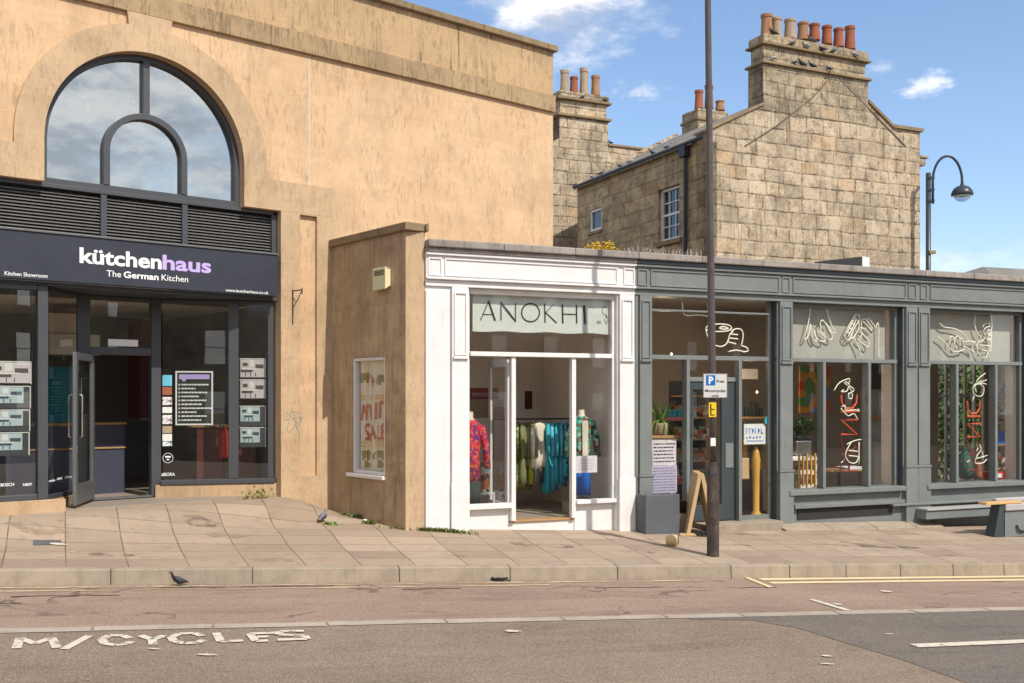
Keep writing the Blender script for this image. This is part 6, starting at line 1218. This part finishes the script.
# side wall with eaves, gutter and windows.  Hs: s runs back along it, d positive points left/outwards
HL=Hs.s(577.5); ze=Hs.z(704,138.5)
wA,wB=Hs.s(679.5),Hs.s(658); wzt,wzb=Hs.z(668,187,0),Hs.z(668,240.5,0); vA,vB=Hs.s(601.5),Hs.s(589.5); vzt,vzb=Hs.z(595,209),Hs.z(595,231)
m=MB(); m.ext(Hs,[(.46,zb),(HL,zb),(HL,ze-.10),(.46,ze-.10)],[[(wA,wzb),(wB,wzb),(wB,wzt),(wA,wzt)],[(vA,vzb),(vB,vzb),(vB,vzt),(vA,vzt)]],0,-.3); m.box(Hs,.0,.455,.0,-.3,zb,ze-.1) ; m.build('side_wall','rubble2',house)
def sash(f,a,b,z0,z1,cols,rows,dd,name='window'):
    m=MB(); m.ext(f,[(a+.01,z0+.01),(b-.01,z0+.01),(b-.01,z1-.01),(a+.01,z1-.01)],[[(a+.07,z0+.08),(b-.07,z0+.08),(b-.07,z1-.07),(a+.07,z1-.07)]],dd,dd-.08)
    for i in range(1,cols): x=a+.07+(b-a-.14)*i/cols; m.box(f,x-.012,x+.012,dd-.03,dd-.05,z0+.08,z1-.07)
    for i in range(1,rows): z=z0+.08+(z1-z0-.15)*i/rows; w=.028 if i*2==rows else .012; m.box(f,a+.07,b-.07,dd-.025,dd-.052,z-w,z+w)
    o=m.build(name,'white',house); MB().box(f,a+.05,b-.05,dd-.055,dd-.06,z0+.05,z1-.05).build('pane','oldglass',o); return o
o=sash(Hs,wA,wB,wzb,wzt,3,4,-.10); B('sill','coping',o,Hs,[(wA-.12,wB+.12,.08,-.12,wzb-.12,wzb-.004)],.01)
o=sash(Hs,vA,vB,vzb,vzt,1,1,-.03); B('sill','coping',o,Hs,[(vA-.05,vB+.05,.05,-.05,vzb-.09,vzb-.003)],.01)
m=MB(); m.box(Hs,.2,HL,.02,-.25,ze-.098,ze-.02); m.build('eaves_board','rubble2',house,.01)
m=MB(); m.tube([Hs.pt(-.05,.13,ze+.0),Hs.pt(HL,.13,ze+.0)],.048,10); dp=Hs.s(688); m.tube([Hs.pt(dp,.16,ze-.03),Hs.pt(dp,.08,ze-.30),Hs.pt(dp,.08,zb)],.05,10); m.box(Hs,dp-.13,dp+.13,.20,.02,ze-.32,ze-.05); m.build('gutter','black',house)
B('room_wall','dark',house,Hs,[(.5,HL,-1.0,-1.05,zb,ze-.2)],0)
# roof slopes
gm=(gx1)/2; zr=G.z(815,75)
RL=HL
def roofslab(a0,z0,a1,z1,d0,d1,t=.08): 
    m=MB(); m.hexa([G.pt(a0,d0,z0-t),G.pt(a1,d0,z1-t),G.pt(a1,d1,z1-t),G.pt(a0,d1,z0-t),G.pt(a0,d0,z0),G.pt(a1,d0,z1),G.pt(a1,d1,z1),G.pt(a0,d1,z0)]); return m
za_=ze+.02; pitch=(G.z(763,105)-G.z(707.5,134))/(sx0); zrr=za_+pitch*gm
roofslab(-.14,za_-.02,gm,zrr,.46,RL).build('roof','slate',house); roofslab(gx1+.1,za_-.1,gm+.002,zrr,.46,RL).build('roof','slate',house)
m=MB(); m.ext(G,[(0,zb),(gx1,zb),(gx1,ze-.1),(gm,zrr-.1),(0,ze-.1)],[],RL-.3,RL); m.build('gable_wall','rubble',house)
m=MB(); m.box(G,gx1-.3,gx1,.455,RL-.302,zb,ze-.2); m.build('side_wall','rubble2',house)
m=MB(); rnd=random.Random(3)
for i in range(170):
    t=rnd.uniform(.5,RL-.1); a=rnd.uniform(-.12,.7); z=za_-.02+(zrr-za_)*(a+.14)/(gm+.14); w=rnd.uniform(.12,.22); m.hexa([G.pt(a+x,t+y,z+ (x)*pitch+zo) for zo in (.004,.03) for x,y in ((0,0),(.26,0),(.26,w),(0,w))])
m.build('loose_slates',stone('pale_slate',(.27,.25,.22),(.2,.18,.16),(.12,.11,.1),.3,bs=.6),house)
# rear verge stones
m=MB(); cope(m,G,[(-.1,za_+.0),(gm,zrr+.02)],RL-.15,RL+.15,.10); m.build('coping','rubble',house)
# ---- second house with the four pot stack
O2=((559.5-CX)/F*32.5,32.5); G2=Frame(O2,(2187,1016)); h2=thing('stone_house','grey brown stone house wall with a tall four pot chimney rising beside the hall','house',(O2[0],O2[1],EZ-2.5),G2.ang)
g2=lambda x,y:G2.sz(x,y,0); e1=G2.s(608)
m=MB(); m.ext(G2,[(-.9,zb),(G2.s(700),zb),(G2.s(700),G2.z(608,146)),(e1+.0,G2.z(608,146)),(e1,G2.z(608,122)),(0,G2.z(608,122)),(0,G2.z(560,138)),(-.9,G2.z(560,138)-.5)],[],0,.5); m.build('wall','rubble',h2)
zA,zB=G2.z(608,122),G2.z(560,90)
s2_=B('chimney_stack','rubble',h2,G2,[(0,e1,-.01,1.0,zA-1.2,zA),(.04,e1-.04,.03,.96,zA+.09,zB-.28)],.01)
m=MB(); m.box(G2,-.10,e1+.08,-.1,1.1,zA+.002,zA+.085); m.box(G2,-.08,e1+.1,-.09,1.08,zB-.278,zB-.20); m.build('string_course','coping',s2_,.012); m=MB(); m.box(G2,-.02,e1+.03,-.03,1.0,zB-.198,zB); m.build('cap','stack',s2_,.03)
for px,y0,y1,mt,r_ in ((566,70.5,91,'tc_pale',4.6),(575.5,77,92,'tc_red',4.4),(585.5,68.5,93,'tc_pale',4.6),(597,76,94,'tc_buff',4.6)): pot(G2,px-1.5,y0,y1,r_,.5,mt,h2)
B('coping','coping',h2,G2,[(e1+.01,G2.s(700),-.05,.55,G2.z(608,146)+.002,G2.z(608,146)+.08)],.01)
# ---- third stack far behind the roof
O3=((698-CX)/F*36,36.0); G3=Frame(O3,(2187,1016)); h3=thing('stone_house','distant stone house of which only a small three pot chimney shows above the slates','house',(O3[0],O3[1],EZ-2.5),G3.ang)
e3=G3.s(729); z3a,z3b=G3.z(694,119),G3.z(694,107); 
B('wall','stack',h3,G3,[(-.0,e3-.02,.0,1.0,zb,z3a)],.01); B('string_course','coping',h3,G3,[(-.05,e3+.05,-.05,1.05,z3a+.002,z3a+.09)],.01); B('cap','stack',h3,G3,[(.0,e3-.02,.0,1.0,z3a+.092,z3b)],.03)
for px,y0,y1,mt,r_ in ((699,90.5,107,'tc_red',4.6),(709,85,107,'tc_red',4.6),(720,101,109,'tc_buff',4.8)): pot(G3,px,y0,y1,r_,.4,mt,h3)
# ---- low dark roof at the far right
h4=thing('tiled_house','distant house with a low dark tiled roof at the right edge','house',(24,42,EZ-2.5),.3); F4=Frame((20.2,42),(.94,.34)); m=MB(); m.hexa([F4.pt(0,0,zb),F4.pt(9,0,zb),F4.pt(9,7,zb),F4.pt(0,7,zb),F4.pt(0,0,4.6),F4.pt(9,0,4.6),F4.pt(9,7,4.6),F4.pt(0,7,4.6)]); m.build('wall','rubble',h4)
m=MB(); m.hexa([F4.pt(-.4,-.4,4.602),F4.pt(9.4,-.4,4.602),F4.pt(9.4,7.4,4.602),F4.pt(-.4,7.4,4.602),F4.pt(2.5,3.4,5.9),F4.pt(7,3.4,5.9),F4.pt(7,3.6,5.9),F4.pt(2.5,3.6,5.9)]); m.build('roof','slate',h4)
# ---- street lamp behind the roof
lx=(928.3-CX)/F*27.55; lb=Vector((lx,27.55,EZ-2.4)); sl2=thing('street_lamp','black swan neck street lamp with a domed head behind the cafe roof','street lamp',tuple(lb))
zl_=lambda y:EZ+(HY-y)/F*27.55; k_=27.55/F
m=MB(); m.tube([lb,Vector((lx,27.55,zl_(173)))],.066,14); m.build('column','lampm',sl2,smooth=True)
cx_=lx+(932-928.3)*k_; m=MB(); rx=(961.3-932)/2*k_; xc=cx_+rx; zt=zl_(182)
Pn=[Vector((cx_,27.5,zl_(204)))]+[Vector((xc-rx*math.cos(t),27.5,zt+(math.sin(t))*(182-156.5)*k_)) for t in [math.pi*i/18 for i in range(19)]]+[Vector((xc+rx,27.5,zl_(186)))]
m.tube(Pn,.034,10); m.build('swan_neck','lampm',sl2,smooth=True)
m=MB()
for y in (178,190,201): m.box(Frame((lx,27.52),(1,0)),-.05,cx_-lx+.04,-.05,.05,zl_(y)-EZ-.03,zl_(y)-EZ+.03)
m.build('bracket','lampm',sl2)
hc=Vector((xc+rx,27.5,zl_(195))); m=MB(); m.lathe(hc,[(.28,-.02),(.285,.02),(.26,.10),(.19,.19),(.10,.235),(.05,.25),(.05,.30),(.02,.31)],24); hd=m.build('head','lampm',sl2,smooth=True)
m=MB(); m.lathe(hc,[(.01,-.19),(.12,-.165),(.2,-.10),(.25,-.021)],24); m.build('bowl',glassmat('lamp_bowl_glass',.25,1.2,(.8,.85,.9)),hd,smooth=True)
m=MB(); m.box(Frame((lx,27.55),(1,0)),-.0,.17,-.10,.02,zl_(254)-EZ,zl_(251)-EZ); m.build('box',plain('ochre_tag',(.3,.22,.08),.6),sl2)
# pigeons on the stack and roof
def on(f,px,py,d): s_=f.s(px,d); return f.pt(s_,d,f.z(px,py,d))
LBL=[(793,46,z2,-.06,'pig','pigeon second from the left on the upper chimney ledge'),(806,0,z2,-.06,'pigw','pale pigeon third on the upper chimney ledge'),(822,0,z2,-.06,'pigd','dark pigeon at the middle of the upper chimney ledge'),(834,0,z2,-.06,'pig','grey pigeon right of the dark one on the upper chimney ledge'),(855,0,z2,-.06,'pigw','pale pigeon at the right end of the upper chimney ledge'),
     (773,0,z1,-.08,'pigw','pale pigeon at the left end of the lower chimney ledge'),(795,0,z1,-.08,'pig','left pigeon of the three huddled on the lower chimney ledge'),(802,0,z1,-.08,'pigd','middle pigeon of the three huddled on the lower chimney ledge'),(812,0,z1,-.08,'pigd','right pigeon of the three huddled on the lower chimney ledge'),(830,0,z1,-.08,'pig','lone pigeon at the right of the lower chimney ledge')]
for i,(px,_,z,d,mt,lb_) in enumerate(LBL):
    s_=G.s(px,d); pigeon(0,0,size=.95,mat=mt,ang=R((15,190,160,10,170,30,20,200,190,100)[i]),label=lb_,pos=G.pt(s_,d,z+.066 if z==z1 else z+.062),sit=True)
for px,py,d,mt,lb_ in ((774,33.5,.05,'pigd','dark pigeon standing by the second chimney pot'),(812,37.5,.06,'pig','grey pigeon standing before the fifth chimney pot')): s_=G.s(px,d+.05); pigeon(0,0,mat=mt,size=.95,ang=R(190),label=lb_,pos=G.pt(s_,d+.05,z3+.02))
for i,(px,a_) in enumerate(((596,200),(603,20),(624,180),(632,10),(657,190),(669,20))):
    s_=Hs.s(px,-.3); p=Hs.pt(s_,-.15-.1*(i%2),za_+.13+.04*(i%2)); pigeon(0,0,mat=('pigw','pigd','pig','pigw','pigd','pig')[i],size=.95,ang=R(a_),sit=True,label=('pale pigeon lowest on the slate roof','dark pigeon second up along the slate eaves','grey pigeon third up along the slate eaves','pale pigeon halfway along the slate eaves','dark pigeon fifth up along the slate eaves','grey pigeon highest on the slate eaves')[i],pos=p)
p=G2.pt(G2.s(610.5,.2),.2,G2.z(608,146)+.08); pigeon(0,0,mat='pigd',size=.95,ang=R(120),label='dark pigeon standing on the wall top just right of the four pot chimney',pos=p)
for px,d in ((583,-.05),(605,-.05)): pigeon(0,0,mat='pig',size=.9,ang=R(20 if px<600 else 170),label='pigeon on the left part of the four pot chimney ledge' if px<600 else 'pigeon at the right end of the four pot chimney ledge',pos=G2.pt(G2.s(px,-.05),-.05,zB-.2),sit=True)
# ================================================================== terrace across the street, behind the viewer (seen only as reflections)
BF=Frame((30,-9.5),(-.959,-.284)); 
def terrace(i,a0_,w,h,label):
    r=thing('terrace_house',label,'house',tuple(BF.pt(a0_+w/2,0,-2.9)),BF.ang,'terrace across the street'); n=max(2,int(w/2.6)); holes=[]; st=w/n
    for fl_ in range(int(h/2.9)):
        for k in range(n): x=a0_+st*(k+.5); z=-1.4+fl_*2.9; holes.append((x-.5,x+.5,z,z+1.7))
    m=MB(); m.ext(BF,[(a0_,-3.2),(a0_+w-.01,-3.2),(a0_+w-.01,h-1),(a0_,h-1)],[[(a,c),(b,c),(b,d),(a,d)] for a,b,c,d in holes],0,.4); m.build('wall','rubble2',r)
    for a,b,c,d in holes:
        m=MB(); m.ext(BF,[(a,c),(b,c),(b,d),(a,d)],[[(a+.06,c+.06),(b-.06,c+.06),(b-.06,d-.06),(a+.06,d-.06)]],.15,.2); m.box(BF,a+.06,b-.06,.16,.19,(c+d)/2-.03,(c+d)/2+.03); o=m.build('window','white',r); MB().box(BF,a+.05,b-.05,.2,.21,c+.05,d-.05).build('pane','oldglass',o)
    m=MB(); m.box(BF,a0_,a0_+w-.01,.42,8,h-1.3,h-1); m.build('roof','slate',r); m=MB(); m.box(BF,a0_+w-.9,a0_+w-.2,2,3.6,h-.998,h+.7); m.build('chimney','stack',r)
for i,(a0_,w,h) in enumerate(((-34,12,7.5),(-22,9,8.6),(-13,10,7.8),(-3,9,9.0),(6,10,7.6),(16,9,8.4),(25,10,7.6))): terrace(i,a0_,w,h,'stone terrace house across the street, number %d from the sunny end'%(i+1))
